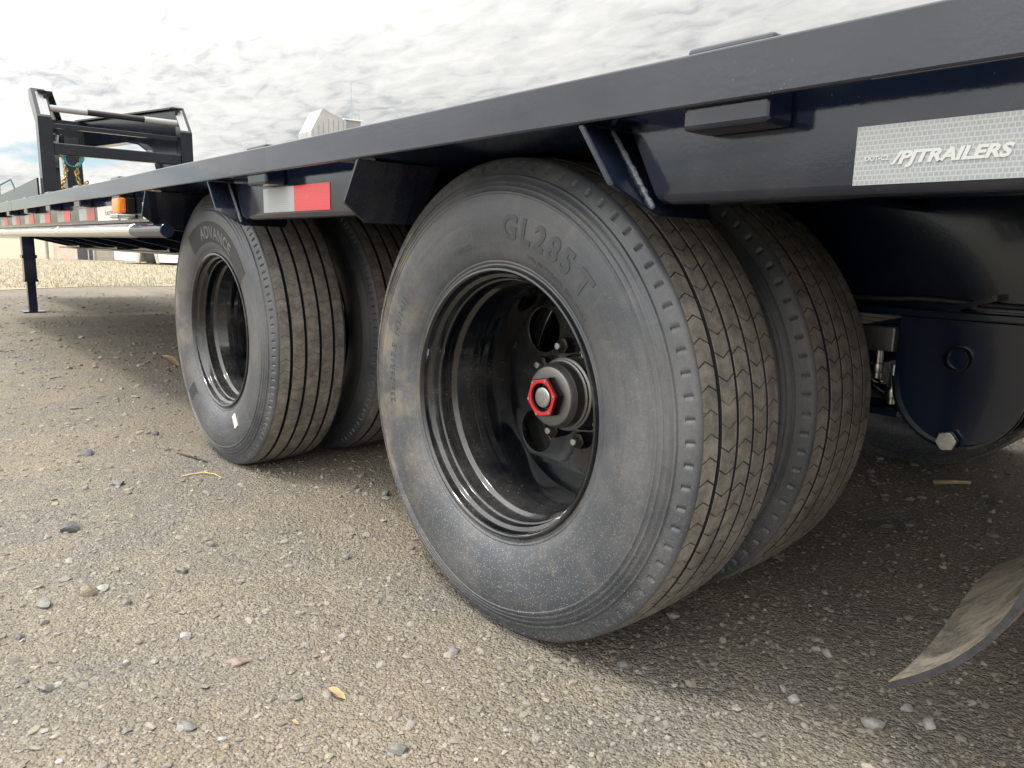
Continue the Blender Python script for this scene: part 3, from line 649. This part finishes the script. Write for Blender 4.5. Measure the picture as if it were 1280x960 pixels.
def wheel(x, y, tyre, flip, detail, spin=0.):
    """one wheel: rim mesh with its tyre, disc, hub, nuts as sub-parts; local y runs inward from the outer face"""
    o = link('wheel', rim_me, M['rimpaint'], T); o.location = (x, y, H)
    if flip: o.rotation_euler = (0, 0, math.pi)
    link('tyre', tyre, None, o)
    dd = link('wheel_disc', disc_me, M['rimpaint'], o)
    if detail:
        hb = first.get('hub')
        if hb is None: first['hub'] = lathe('hub', hub_prof, M['cast'], o, 64, True, 30)
        else: link('hub', hb.data, None, o)
        link('hub_hex', hexbody, M['capdark'], o); link('hub_ring', hexring, M['red'], o); link('cap_plug', capm, M['alum'], o)
        for k in range(6):
            a = R(12+60*k); s_ = link('screw', screwm, M['steel'], o); s_.location = (.0338*math.cos(a), 0, .0338*math.sin(a))
        for k in range(8):
            a = R(106+45*k); n_ = link('lug_nut', nutm, M['capdark'], o); n_.location = (.092*math.cos(a), 0, .092*math.sin(a))
            s_ = link('stud', studm, M['steel'], o); s_.location = n_.location
    return o
wA = wheel(0, 0, tyA, False, True); wB = wheel(-WB, 0, tyB, False, True)
for x, t_ in ((0, tyA), (-WB, tyB)):
    wi = wheel(x, .312, t_, False, False); hairs(wi, int(x*10)+90, 40)
    wheel(x, mir(0), t_, True, True); wheel(x, mir(.312), t_, True, False)
bent('GL285', .306, .054, R(69), .0010, M['letter'], wA, .0016, 1.28); bent('T', .304, .054, R(46), .0010, M['letter'], wA, .0016)
bent('ADVANCE', .3115, .052, R(-100), .0008, M['letter'], wA, .0006, 1.1); bent('235/75R17.5  143/141J', .3115, .022, R(168), .0007, M['letter'], wA, .0002, 1.1)
bent('TUBELESS', .277, .012, R(108), .0006, M['letter'], wA); bent('STEEL BELTED RADIAL  REGROOVABLE', .268, .009, R(55), .0005, M['letter'], wA); bent('DOT', .275, .012, R(-95), .0006, M['letter'], wA)
# dark panel with faded lettering on the front tyre
def panel(parent, a0, a1, r0_, r1_):
    n = 40; V = []
    for i in range(n+1):
        a = a0+(a1-a0)*i/n
        for rr in np.linspace(r0_, r1_, 5): V.append((rr*math.cos(a), side_y(rr)-.0007, rr*math.sin(a)))
        V += [(r1_*math.cos(a), side_y(r1_)+.002, r1_*math.sin(a)), (r0_*math.cos(a), side_y(r0_)+.002, r0_*math.sin(a))]
    F = [(i*7+j, i*7+(j+1) % 7, (i+1)*7+(j+1) % 7, (i+1)*7+j) for i in range(n) for j in range(7)]
    link('lettering_panel', pyd('lettering_panel', V, F), M['panel'], parent)
panel(wB, R(34), R(122), .268, .330); bent('ADVANCE', .298, .050, R(79), .0013, M['letter2'], wB, .0010, 1.12)
panel(wB, R(-138), R(-80), .278, .338); bent('GL285T', .308, .046, R(-108), .0013, M['letter'], wB, .0006, 1.1)
bent('235/75R17.5', .310, .024, R(172), .0007, M['letter2'], wB, .0002, 1.1)
V = [(dx, 0, dz) for dx, dz in ((-.012, -.020), (.012, -.020), (.012, .020), (-.012, .020))]; V += [(x, .003, z) for x, y, z in V]
stk = link('paper_tag', pyd('paper_tag', V, [(0, 1, 2, 3), (4, 7, 6, 5), (0, 4, 5, 1), (1, 5, 6, 2), (2, 6, 7, 3), (3, 7, 4, 0)]), M['sticker'], wB); stk.location = (.297*math.cos(R(-58)), side_y(.297)-.0045, .297*math.sin(R(-58))); stk.rotation_euler = (R(-2), R(-35), 0)
hairs(wA, 21, 150); hairs(wB, 22, 60)
# --- axles, springs, hangers
for x in (0, -WB):
    V, F = lathe_y([(0, .19), (.052, .19), (.052, mir(.19)), (0, mir(.19))], 32); o = link('axle', npmesh('axle', V, F, True), M['under'], T); o.location = (x, 0, H)
    for s in (0, 1):
        yy = .66 if s == 0 else mir(.66); V, F = lathe_y([(0, -.035), (.155, -.035), (.155, .035), (0, .035)], 40)
        d = link('brake_drum', npmesh('brake_drum', V, F, False), M['under'], T); d.location = (x, .55 if s == 0 else mir(.55), H)
        bm = bmesh.new()
        for k in range(4):
            ln = .56-.09*k
            for i in range(10):
                xa, xb = -ln+2*ln*i/10, -ln+2*ln*(i+1)/10; za, zb = .11*(xa/.56)**2, .11*(xb/.56)**2; z0 = .012*k
                vs_ = [bm.verts.new((xx, yy_, zz)) for xx, zz in ((xa, za-z0), (xb, zb-z0), (xb, zb-z0-.0105), (xa, za-z0-.0105)) for yy_ in (-.036, .036)]
                for q in ((0, 1, 3, 2), (4, 5, 7, 6), (0, 1, 7, 6), (2, 3, 5, 4), (0, 2, 4, 6), (1, 3, 5, 7)):
                    try: bm.faces.new([vs_[t] for t in q])
                    except ValueError: pass
        bmesh.ops.recalc_face_normals(bm, faces=bm.faces)
        l_ = link('leaf_spring', fin(bm, 'leaf_spring'), M['under'], T); l_.location = (x, yy, H+.10)
def upoly(cx, hw, zt, zb):
    rr = hw; pts = [(cx-hw, zt)]; 
    # straight sides, then an oval bottom
    for a in np.linspace(math.pi, 2*math.pi, 25): pts.append((cx+hw*math.cos(a)*(1 if True else 0), zb+.115+.115*math.sin(a)))
    pts.append((cx+hw, zt)); return pts
for xh in (.527, -WB/2, -WB-.527):
    for yy, nm in ((.600, 1), (.716, 0), (mir(.716), 0), (mir(.600), 1)):
        me = curve_mesh('spring_hanger', [upoly(xh, .106, .5735, .352)], .0045, .001); me.transform(Matrix.Translation((0, yy, 0)))
        h_ = link('spring_hanger', me, M['under'], T)
        if nm and yy < 1:
            # turned lip, pipe socket and bolt on the outer plate
            pts = upoly(xh, .106, .5735, .352)[1:-1]; V = []; F = []
            for (x, z) in pts: k_ = .90; cx, cz = xh, .47; V += [(x, yy-.0055, z), (x, yy-.016, z), (cx+(x-cx)*.955, yy-.016, cz+(z-cz)*.955), (cx+(x-cx)*.955, yy-.0055, cz+(z-cz)*.955)]
            n = len(pts); F = [(i*4+j, i*4+(j+1) % 4, (i+1)*4+(j+1) % 4, (i+1)*4+j) for i in range(n-1) for j in range(4)]+[(0, 1, 2, 3), (n*4-4, n*4-3, n*4-2, n*4-1)]
            lp = pyd('lip', V, F, True); sm(lp); link('lip', lp, M['paint'], h_)
            V, F = lathe_y([(.0175, .02), (.0175, -.0135), (.0185, -.0155), (.0215, -.0155), (.0225, -.0135), (.0225, .0)], 40); sk = npmesh('pipe_socket', V, F, True); sm(sk); o = link('pipe_socket', sk, M['paint'], h_); o.location = (xh-.005, yy-.0045, .508)
            V, F = lathe_y([(0, .0), (.0176, .0)], 32); pb = npmesh('socket_floor', V, F, True); o = link('socket_floor', pb, M['capdark'], h_); o.location = (xh-.005, yy-.0052, .508)
            bm_ = curve_mesh('bolt', [circ(0, 0, .0165, 6, .2)], .0055, .0012); bm_.transform(Matrix.Translation((xh-.002, yy-.0175, .366))); link('bolt', bm_, M['steel'], h_)
    box('crossbar', (xh-.03, .725, .44), (xh+.03, mir(.725), .50), M['under'], T, .004)
box('spring_clamp', (.345, .615, .505), (.405, .705, .552), M['cast'], T, .003)
for bx, bz in ((.402, .425), (.37, .47)):
    bm_ = curve_mesh('clamp_bolt', [circ(0, 0, .013, 6, .2)], .008, .001); bm_.transform(Matrix.Rotation(R(90), 4, 'X')); bm_.transform(Matrix.Translation((bx, .64, bz))); link('clamp_bolt', bm_, M['steel'], T)
    V, F = lathe_y([(0, 0), (.0085, 0), (.0085, .075), (0, .075)], 16); r_b = npmesh('clamp_rod', V, F, True); r_b.transform(Matrix.Rotation(R(90), 4, 'X')); sm(r_b); o = link('clamp_rod', r_b, M['steel'], T); o.location = (bx, .64, bz-.02)
box('spring_seat', (.30, .61, .385), (.43, .71, .40), M['under'], T, .003)
def hose(pts, r, name='brake_hose'):
    P = [Vector(p) for p in pts]; Q = []
    for i in range(len(P)-1):
        a, b, c_, d_ = P[max(i-1, 0)], P[i], P[i+1], P[min(i+2, len(P)-1)]
        for t in np.linspace(0, 1, 8, endpoint=False): Q.append(.5*((2*b)+(c_-a)*t+(2*a-5*b+4*c_-d_)*t*t+(3*b-a-3*c_+d_)*t**3))
    V = []; n = len(Q)
    for i, p in enumerate(Q):
        d = (Q[min(i+1, n-1)]-Q[max(i-1, 0)]).normalized(); s_ = d.cross(Vector((.2, 1, .1))).normalized(); t_ = s_.cross(d)
        for b in range(8): a = b*math.pi/4; V.append(p+s_*r*math.cos(a)+t_*r*math.sin(a))
    return link(name, pyd(name, V, [(i*8+b, i*8+(b+1) % 8, (i+1)*8+(b+1) % 8, (i+1)*8+b) for i in range(n-1) for b in range(8)], True), M['hair'], T)
hose([(.30, .63, .57), (.34, .60, .50), (.36, .58, .43), (.30, .57, .40), (.20, .58, .45)], .006); hose([(1.1, .64, .60), (.8, .645, .607), (.6, .64, .60), (.44, .64, .605), (.30, .64, .60), (-.3, .64, .60)], .005, 'wire_loom')
# --- mud flap behind the rear duals: hangs from a bracket, lower half swept forward
def flap_x(z): return float(np.interp(z, [.15, .16, .19, .223, .25, .273, .313, .36, .45, .55, .70], [.642, .653, .690, .722, .742, .756, .774, .787, .800, .806, .810]))
zs = np.linspace(.16, .70, 28); ys = np.linspace(.082, .60, 12); V = []; 
for k in (0, 1):
    for z in zs:
        for y in ys:
            xx = flap_x(z)+.010*math.sin(y*9)*(1-(z-.16)/.54); tx = flap_x(z+.01)-flap_x(z-.01); nrm = Vector((-.02, 0, tx)).normalized(); p = Vector((xx-.018*(y-.082)/.5, y, z))+nrm*(.008*k); V.append(tuple(p))
ny_, nz_ = len(ys), len(zs); q = ny_*nz_; F = []
for i in range(nz_-1):
    for j in range(ny_-1): a = i*ny_+j; F += [(a, a+1, a+ny_+1, a+ny_), (q+a, q+a+ny_, q+a+ny_+1, q+a+1)]
me = pyd('mud_flap', V, F, True); fl = link('mud_flap', me, M['flap'], T)
E_ = []
for i in range(nz_-1):
    for j in (0, ny_-1): a = i*ny_+j; b = a+ny_; E_.append((a, b, q+b, q+a))
for j in range(ny_-1):
    for i in (0, nz_-1): a = i*ny_+j; b = a+1; E_.append((a, b, q+b, q+a))
link('flap_edge', pyd('flap_edge', V, E_), M['flapedge'], fl)
box('flap_bracket', (.80, .05, .68), (.85, .64, .735), M['under'], T, .003)
# --- landing leg
ll = box('landing_leg', (-7.27, .33, .30), (-7.17, .43, .84), M['under'], T, .006)
box('leg_tube', (-7.255, .345, .014), (-7.185, .415, .299), M['under'], ll, .004); box('leg_foot', (-7.32, .29, .0), (-7.12, .47, .013), M['under'], ll, .003)
box('leg_collar', (-7.28, .32, .50), (-7.16, .44, .53), M['under'], ll, .003); box('leg_collar', (-7.276, .324, .285), (-7.164, .436, .305), M['under'], ll, .003)
box('leg_bracket', (-7.27, .431, .70), (-7.17, .594, .80), M['under'], T, .003)
# --- gooseneck
gn = box('gooseneck', (-7.05, .30, .735), (-6.83, mir(.30), .90), M['neck'], T, .006)
for s in (0, 1):
    S = (lambda y: mir(y)) if s else (lambda y: y)
    y0, y1 = sorted((S(.505), S(.615)))
    prism_y('upright', [(-6.97, .901), (-6.97, 1.745), (-7.19, 2.01), (-7.30, 2.01), (-7.30, 1.93), (-7.09, 1.70), (-7.09, .901)], y0, y1, M['neck'], gn, 0)
    # neck beam running forward to the coupler
    a, b = S(.60), S(1.05)
    def nk(x): return a+(b-a)*(x+7.10)/(-2.05)
    poly = [(-7.11, 1.98), (-9.10, 2.02), (-9.25, 1.93), (-9.22, 1.72), (-7.98, 1.72), (-7.75, 1.68), (-7.58, 1.60), (-7.46, 1.48), (-7.40, 1.34), (-7.36, .91), (-7.11, .91)]
    bm = bmesh.new(); up = [[bm.verts.new((x, nk(x)+dy, z)) for x, z in poly] for dy in (-.012, .012)]
    bm.faces.new(up[0]); bm.faces.new(up[1][::-1])
    n = len(poly)
    for i in range(n): bm.faces.new((up[0][i], up[1][i], up[1][(i+1) % n], up[0][(i+1) % n]))
    for (xa, za), (xb, zb) in zip(poly[:2]+poly[3:10], poly[1:3]+poly[4:11]):   # flanges along top and under-edge
        vs_ = []
        for x, z in ((xa, za), (xb, zb)):
            for dy in (-.06, .06):
                for dz in (-.008, .008): vs_.append(bm.verts.new((x, nk(x)+dy, z+dz)))
        for qd in ((0, 1, 3, 2), (4, 6, 7, 5), (0, 2, 6, 4), (1, 5, 7, 3), (0, 4, 5, 1), (2, 3, 7, 6)): bm.faces.new([vs_[t] for t in qd])
    bmesh.ops.recalc_face_normals(bm, faces=bm.faces); link('neck_beam', fin(bm, 'neck_beam'), M['neck'], gn)
    y0, y1 = sorted((S(.50), S(.515)))
    prism_y('wing_plate', [(-7.10, .74), (-7.10, 1.22), (-8.42, 1.18), (-9.6, 1.15), (-9.9, 1.05), (-9.9, .80)], y0-.02, y1-.02, M['neck'], gn)
def bar(p, q, r, mat, parent, name='crossbar', seg=20):
    p, q = Vector(p), Vector(q); V, F = lathe_y([(0, 0), (r, 0), (r, (q-p).length), (0, (q-p).length)], seg); me = npmesh(name, V, F, True); sm(me)
    rot = Vector((0, 1, 0)).rotation_difference((q-p).normalized()).to_matrix().to_4x4(); rot.translation = p; me.transform(rot); return link(name, me, mat, parent)
bar((-7.06, .616, 1.835), (-7.06, mir(.616), 1.835), .028, M['neck'], gn)
box('crossbar', (-7.08, .616, 1.665), (-7.03, mir(.616), 1.705), M['neck'], gn, .004); box('crossbar', (-7.05, .616, 1.43), (-6.98, mir(.616), 1.53), M['neck'], gn, .008)
for S in ((lambda y: y), mir):
    ya, yb_ = sorted((S(.535), S(.608))); e1 = Vector((-.22, 0, .265)).normalized(); n1 = Vector((e1.z, 0, -e1.x)); o1 = Vector((-6.97, 0, 1.745))+n1*.0015; V = []
    for dn in (0, .0012):
        for t_, y_ in ((.02, ya), (.02, yb_), (.30, yb_), (.30, ya)): p_ = o1+e1*t_+n1*dn; V.append((p_.x, y_, p_.z))
    link('reflective_strip', pyd('reflective_strip', V, [(4, 5, 6, 7), (0, 3, 2, 1), (0, 1, 5, 4), (1, 2, 6, 5), (2, 3, 7, 6), (3, 0, 4, 7)]), M['strip'], gn)
    bar((-7.06, S(.62), 1.835), (-7.06, S(.92), 1.835), .0292, M['strip'], gn, 'reflective_strip')
cp = beam('coupler_post', (-9.12, YC, 1.98), (-9.02, YC, .95), .17, .17, M['neck'], gn, .008); 
box('neck_cap', (-9.22, YC-.17, 1.72), (-9.02, YC+.17, 1.715+.29), M['neck'], gn, .006)
box('tool_tray', (-9.15, .52, .80), (-7.12, mir(.52), .90), M['neck'], gn, .006); box('control_box', (-8.75, .86, 1.56), (-8.6, 1.0, 1.80), M['under'], gn, .01)
def chain(pts, link_len, r, parent, name):
    bm = bmesh.new(); P = [Vector(p) for p in pts]; d_ = [0]
    for a, b in zip(P, P[1:]): d_.append(d_[-1]+(b-a).length)
    n = int(d_[-1]/(link_len*.72))
    for i in range(n):
        t = (i+.5)/n*d_[-1]; k = max(j for j in range(len(d_)-1) if d_[j] <= t); u = (t-d_[k])/(d_[k+1]-d_[k]); c = P[k].lerp(P[k+1], u); ax = (P[k+1]-P[k]).normalized()
        M0 = ax.to_track_quat('X', 'Z').to_matrix().to_4x4() @ Matrix.Rotation(R(90*(i % 2)+20), 4, 'X'); M0.translation = c; m_, k2 = 12, 6; rows = []
        for a in range(m_):
            th = 2*math.pi*a/m_; cx, cy = link_len*.5*math.cos(th), link_len*.30*math.sin(th)
            rows.append([bm.verts.new(M0 @ Vector((cx+r*math.cos(b)*math.cos(th), cy+r*math.cos(b)*math.sin(th), r*math.sin(b)))) for b in np.linspace(0, 2*math.pi, k2, endpoint=False)])
        for a in range(m_):
            for b in range(k2): bm.faces.new((rows[a][b], rows[(a+1) % m_][b], rows[(a+1) % m_][(b+1) % k2], rows[a][(b+1) % k2]))
    bmesh.ops.recalc_face_normals(bm, faces=bm.faces); return link(name, fin(bm, name, True), M['gold'], parent)
chain([(-8.60, .97, 1.60), (-8.58, 1.00, 1.50), (-8.58, 1.0, 1.36), (-8.57, .93, 1.24), (-8.57, .99, 1.18), (-8.57, .93, 1.30), (-8.57, .96, 1.20)], .055, .0085, T, 'safety_chain')
chain([(-8.60, 1.20, 1.60), (-8.58, 1.12, 1.48), (-8.58, 1.10, 1.38), (-8.57, 1.13, 1.24), (-8.57, 1.09, 1.17), (-8.57, 1.19, 1.30), (-8.57, 1.12, 1.18)], .055, .0085, T, 'safety_chain')
for k in range(3):
    V = []; F = []; m_ = 28
    for a in range(m_):
        th = 2*math.pi*a/m_
        for b in range(6): ph = b*math.pi/3; V.append((-8.56+.006*math.sin(ph)+.01*k, 1.07+(.075+.008*math.cos(ph)+.01*k)*math.cos(th), 1.56+(.10+.008*math.cos(ph))*math.sin(th)))
    F = [(a*6+b, ((a+1) % m_)*6+b, ((a+1) % m_)*6+(b+1) % 6, a*6+(b+1) % 6) for a in range(m_) for b in range(6)]
    link('brake_cord', pyd('brake_cord', V, F, True), M['cord'], T)
for p, q in (((-8.35, .487, 1.16), (-8.62, .487, 1.285)), ((-8.62, .487, 1.285), (-9.45, .487, 1.265)), ((-9.45, .487, 1.265), (-9.5, .487, 1.13))): bar(p, q, .008, M['capdark'], gn, 'grab_handle', 10)

# ------------------------------------------------------------------ debris on the yard
def stalk(name, pts, r, mat, label, cat):
    P = [Vector(p) for p in pts]; V = []; F = []; n = len(P)
    for i, p in enumerate(P):
        d = (P[min(i+1, n-1)]-P[max(i-1, 0)]).normalized(); s = d.cross(Vector((0, 0, 1))).normalized(); t = s.cross(d); k = r*(1-.5*i/n)
        for b in range(6): a = b*math.pi/3; V.append(p+s*k*math.cos(a)+t*k*math.sin(a))
    F = [(i*6+b, i*6+(b+1) % 6, (i+1)*6+(b+1) % 6, (i+1)*6+b) for i in range(n-1) for b in range(6)]+[tuple(range(5, -1, -1)), tuple(range((n-1)*6, n*6))]
    return tag(link(name, pyd(name, V, F, True), mat), label, cat)
M['straw'] = flat('dry_straw', (.42, .30, .13), (.62, .47, .24), .7, 60); M['bark'] = flat('dark_twig_bark', (.03, .028, .026), (.07, .06, .05), .8, 60); M['leaf'] = flat('dry_leaf', (.34, .25, .13), (.48, .37, .21), .7, 60)
def onyard(px, py, dz=.003): x, y, t = gp(px, py); return (x, y, float(gheight(x, y))+dz)
stalk('straw', [onyard(227, 597), onyard(240, 594), onyard(255, 593, .006), onyard(268, 595, .006), onyard(277, 599)], .0024, M['straw'], 'pale bent dry straw lying on the gravel near the front tyre', 'straw')
stalk('twig', [onyard(222, 567), onyard(240, 573, .006), onyard(259, 578)], .0032, M['bark'], 'thin black twig lying on the gravel near the front tyre', 'twig')
stalk('wood_stick', [onyard(1166, 606, .008), onyard(1190, 607, .01), onyard(1212, 607, .006)], .008, M['leaf'], 'flat pale wood stick on the shaded gravel under the trailer', 'stick')
def leafo(name, px, py, L_, W_, rot, label):
    x, y, z = onyard(px, py, .004); bm = bmesh.new(); n = 8; rows = []
    r1 = random.Random(px)
    for k in (0, 1):
        row = []
        for i in range(n+1):
            t = i/n; hw = W_*math.sin(math.pi*min(.97, t*.94+.04))**.7*(1+r1.uniform(-.2, .2)); zz = .012*math.sin(t*3+1)*L_/.06-.0012*k
            row.append([bm.verts.new(((t-.5)*L_, s*hw, zz+.006*abs(s)*L_/.06)) for s in (-1, 0, 1)])
        rows.append(row)
    for k in (0, 1):
        for i in range(n):
            for j in (0, 1): bm.faces.new((rows[k][i][j], rows[k][i+1][j], rows[k][i+1][j+1], rows[k][i][j+1]))
    o = link(name, fin(bm, name, True), M['leaf']); o.location = (x, y, z); o.rotation_euler = (0, .05, rot); return tag(o, label, 'leaf')
leafo('dry_leaf', 421, 870, .030, .007, .55, 'ragged golden dry leaf scrap on open gravel'); leafo('dry_leaf', 369, 905, .010, .003, .5, 'tiny orange leaf crumb beside the golden leaf scrap'); leafo('dry_leaf', 213, 455, .14, .030, .4, 'curled tan leaf on the gravel ahead of front tyre')

# ------------------------------------------------------------------ dry field and background
fx0 = -10.7
V = [(fx0+.5*math.sin(i*1.7)+.3*math.sin(i*4.1)-.02*abs(i-30), -40+i*2.0, .005) for i in range(61)]
V2 = [(-4000, -1500+i*60., .005) for i in range(61)]; n = len(V)
me = pyd('field', V+V2, [(i, i+1, n+i+1, n+i) for i in range(n-1)]); bm = bmesh.new(); bm.from_mesh(me); bmesh.ops.recalc_face_normals(bm, faces=bm.faces)
for f in bm.faces:
    if f.normal.z < 0: f.normal_flip()
bm.to_mesh(me); bm.free()
B = MatB('dry_stubble_field'); v = B.coord(); k = B.noise(B.scaled(v, (1, .45, 1)), 2.2, 7, .7); k2 = B.noise(v, 14, 5, .7)
M['field'] = B.set(color=B.mix(B.ramp(k2, .35, .7), B.mix(B.ramp(k, .35, .65), (.25, .222, .165), (.33, .29, .215)), (.36, .32, .245)), rough=.95, spec=.1, normal=B.bump(k2, .6, .05))
tag(link('field', me, M['field']), kind='structure')
r0 = np.random.default_rng(3); n = 26000; X = fx0-.6-17*r0.random(n)**1.3; Y = -1+10*r0.random(n)*(1+(-X-11)/20); hgt = .02+.05*r0.random(n); a = r0.random(n)*6.28; le = (r0.random((n, 2))-.5)*.06
V = np.zeros((n, 3, 3)); V[:, 0] = np.stack([X+.006*np.cos(a), Y+.006*np.sin(a), 0*X+.004], -1); V[:, 1] = np.stack([X-.006*np.cos(a), Y-.006*np.sin(a), 0*X+.004], -1); V[:, 2] = np.stack([X+le[:, 0], Y+le[:, 1], hgt], -1)
B = MatB('dry_grass'); M['grass'] = B.set(color=B.mix(B.noise(B.coord(), 6, 4, .7), (.27, .235, .16), (.40, .355, .26)), rough=.8, spec=.2)
tag(link('dry_grass', npmesh('dry_grass', V.reshape(-1, 3), np.arange(n*3).reshape(-1, 3)), M['grass']), 'short straw coloured dry grass of the field beyond the yard', 'grass', kind='stuff')

M['white'] = flat('white_sheet_metal', (.74, .75, .76), (.82, .82, .82), .45, 3); M['dark'] = flat('dark_interior', (.02, .022, .03), (.05, .05, .06), .6, 6); M['greyp'] = flat('grey_steel_post', (.26, .27, .28), (.36, .36, .36), .6, 6)
M['pinkw'] = flat('pinkish_board_wall', (.46, .36, .30), (.58, .47, .40), .8, 5); M['beige'] = flat('beige_trim', (.40, .36, .30), (.5, .45, .38), .7, 5); M['tyred'] = flat('plain_dark_tyre', (.02, .02, .022), (.04, .04, .04), .7, 30); M['glass'] = flat('dark_window_glass', (.03, .04, .055), (.05, .06, .075), .12, 6)
# parked white caravan standing at the far side of the yard, lengthways across the view
cv = empty('caravan', (-24.3, 5.1, 0)); cv.rotation_euler = (0, 0, math.atan2(.95, 2.1)); tag(cv, 'white caravan with grey wheel arch parked beyond the field', 'caravan')
prism_y('body', [(0, .10), (1.0, .07), (1.12, .55), (1.75, .55), (1.9, .07), (4.6, .09), (4.8, 1.0), (4.5, 1.95), (.4, 1.95), (0, 1.4)], 0, 2.1, M['white'], cv, .02)
prism_y('wheel_arch', [(1.0, .05), (1.08, .50), (1.14, .54), (1.75, .54), (1.82, .50), (1.92, .05), (1.82, .05), (1.70, .46), (1.2, .46), (1.1, .05)], -.03, .03, M['beige'], cv)
box('arch_liner', (1.10, .26, .1), (1.80, 1.8, .54), M['dark'], cv, 0)
for y_ in (.04, 1.85):
    V, F = lathe_y([(0, 0), (.22, 0), (.24, .03), (.24, .19), (0, .2)], 32); o = link('wheel', npmesh('wheel', V, F, True), M['tyred'], cv); o.location = (1.46, y_, .24)
for a, b in ((.6, 1.5), (2.3, 3.4)):
    f = box('window', (a, -.02, 1.15), (b, .0, 1.7), M['greyp'], cv, .004); box('pane', (a+.05, -.026, 1.2), (b-.05, -.021, 1.65), M['glass'], f, 0)
# small shed with dark doorway left of it
sh = empty('shed', (-28.6, 4.7, 0)); sh.rotation_euler = (0, 0, math.atan2(.9, 2.0)); tag(sh, 'pale pinkish shed with dark doorway and grey corner post beyond the field', 'shed')
box('wall', (-.8, 0, 0), (1.0, 2.4, 2.2), M['pinkw'], sh, .01); box('doorway', (.45, -.012, .02), (.98, .0, 1.9), M['dark'], sh, 0); box('doorway', (1.06, -.012, .02), (1.24, .0, 1.9), M['dark'], sh, 0); box('post', (1.001, -.03, 0), (1.055, .06, 2.2), M['greyp'], sh, .004); box('post', (-.95, -.2, 0), (-.87, -.12, 2.2), M['greyp'], sh, .004); box('post', (1.25, -.03, 0), (1.32, .06, 2.2), M['greyp'], sh, .004)
box('wall', (1.06, .0005, 0), (1.32, 2.4, 2.2), M['beige'], sh, .0)
prism_y('roof', [(-1.1, 2.2), (1.5, 2.2), (1.5, 2.26), (.2, 2.8), (-1.1, 2.26)], -.3, 2.6, M['greyp'], sh)
# grain elevator with its antenna far away
ge = empty('grain_elevator', (-112, 57, 0)); tag(ge, 'tall pale sheet metal grain elevator with gabled top far behind the trailer', 'grain elevator')
ge.rotation_euler = (0, 0, R(-6))
M['elev'] = flat('weathered_white_cladding', (.30, .295, .295), (.40, .41, .43), .5, .35); M['elev2'] = flat('grey_cladding', (.22, .23, .25), (.28, .29, .31), .5, .4); M['roofm'] = flat('pale_roof_sheet', (.60, .60, .60), (.72, .72, .72), .4, .6)
bm = bmesh.new(); vs_ = [bm.verts.new(p) for p in ((0, -4.0, 0), (5.5, -4.0, 0), (5.5, 1.6, 0), (0, 1.6, 0), (0, -4.0, 17.6), (5.5, -4.0, 17.6), (5.5, 1.6, 19.6), (0, 1.6, 19.6), (0, -2.1, 21.0), (5.5, -2.1, 21.0))]
for q in ((0, 1, 5, 4), (1, 2, 6, 9, 5), (2, 3, 7, 6), (3, 0, 4, 8, 7), (4, 5, 9, 8), (8, 9, 6, 7)): bm.faces.new([vs_[i] for i in q])
bmesh.ops.recalc_face_normals(bm, faces=bm.faces); link('tower', fin(bm, 'tower'), M['elev'], ge)
for k in range(7): y = -3.7+k*.8; box('cladding_rib', (5.5, y, 0), (5.56, y+.08, 17.8+min(k, 3)*.6), M['elev2'], ge, 0)
box('annex', (.6, 1.601, 0), (4.6, 4.4, 19.9), M['elev2'], ge, .02); box('annex_roof', (.4, 1.601, 19.91), (4.8, 4.6, 20.1), M['roofm'], ge, 0); box('gallery', (1.5, 4.401, 0), (4.0, 9.5, 19.1), M['elev2'], ge, .02); box('gallery_roof', (1.3, 4.61, 19.11), (4.2, 9.7, 19.25), M['roofm'], ge, 0)
an = empty('antenna_mast', (-109, 60.4, 19.25)); tag(an, 'thin antenna mast with dishes standing on top of the grain elevator', 'antenna')
M['teal'] = flat('grey_green_metal', (.22, .30, .31), (.32, .40, .41), .5, 2)
bar((0, 0, 0), (0, 0, 6.6), .05, M['teal'], an, 'mast', 8)
for y0 in (.7, 1.4): bar((0, y0, 0), (0, y0, 2.2), .05, M['teal'], an, 'side_post', 8)
bar((0, 0, 2.1), (0, 1.4, 2.1), .05, M['teal'], an, 'cross_rail', 8); bar((0, 0, 1.0), (0, .8, 1.0), .05, M['teal'], an, 'cross_rail', 8); bar((0, .7, 1.0), (0, 1.4, .1), .04, M['teal'], an, 'brace', 8)
V, F = lathe_y([(0, .0), (.25, .03), (.45, .15)], 24)
for y0, z0 in ((-.5, .75), (.5, .5)):
    d = npmesh('dish', V, F, True); d.transform(Matrix.Rotation(R(-75), 4, 'Z')); o = link('dish', d, M['teal'], an); o.location = (.1, y0, z0)
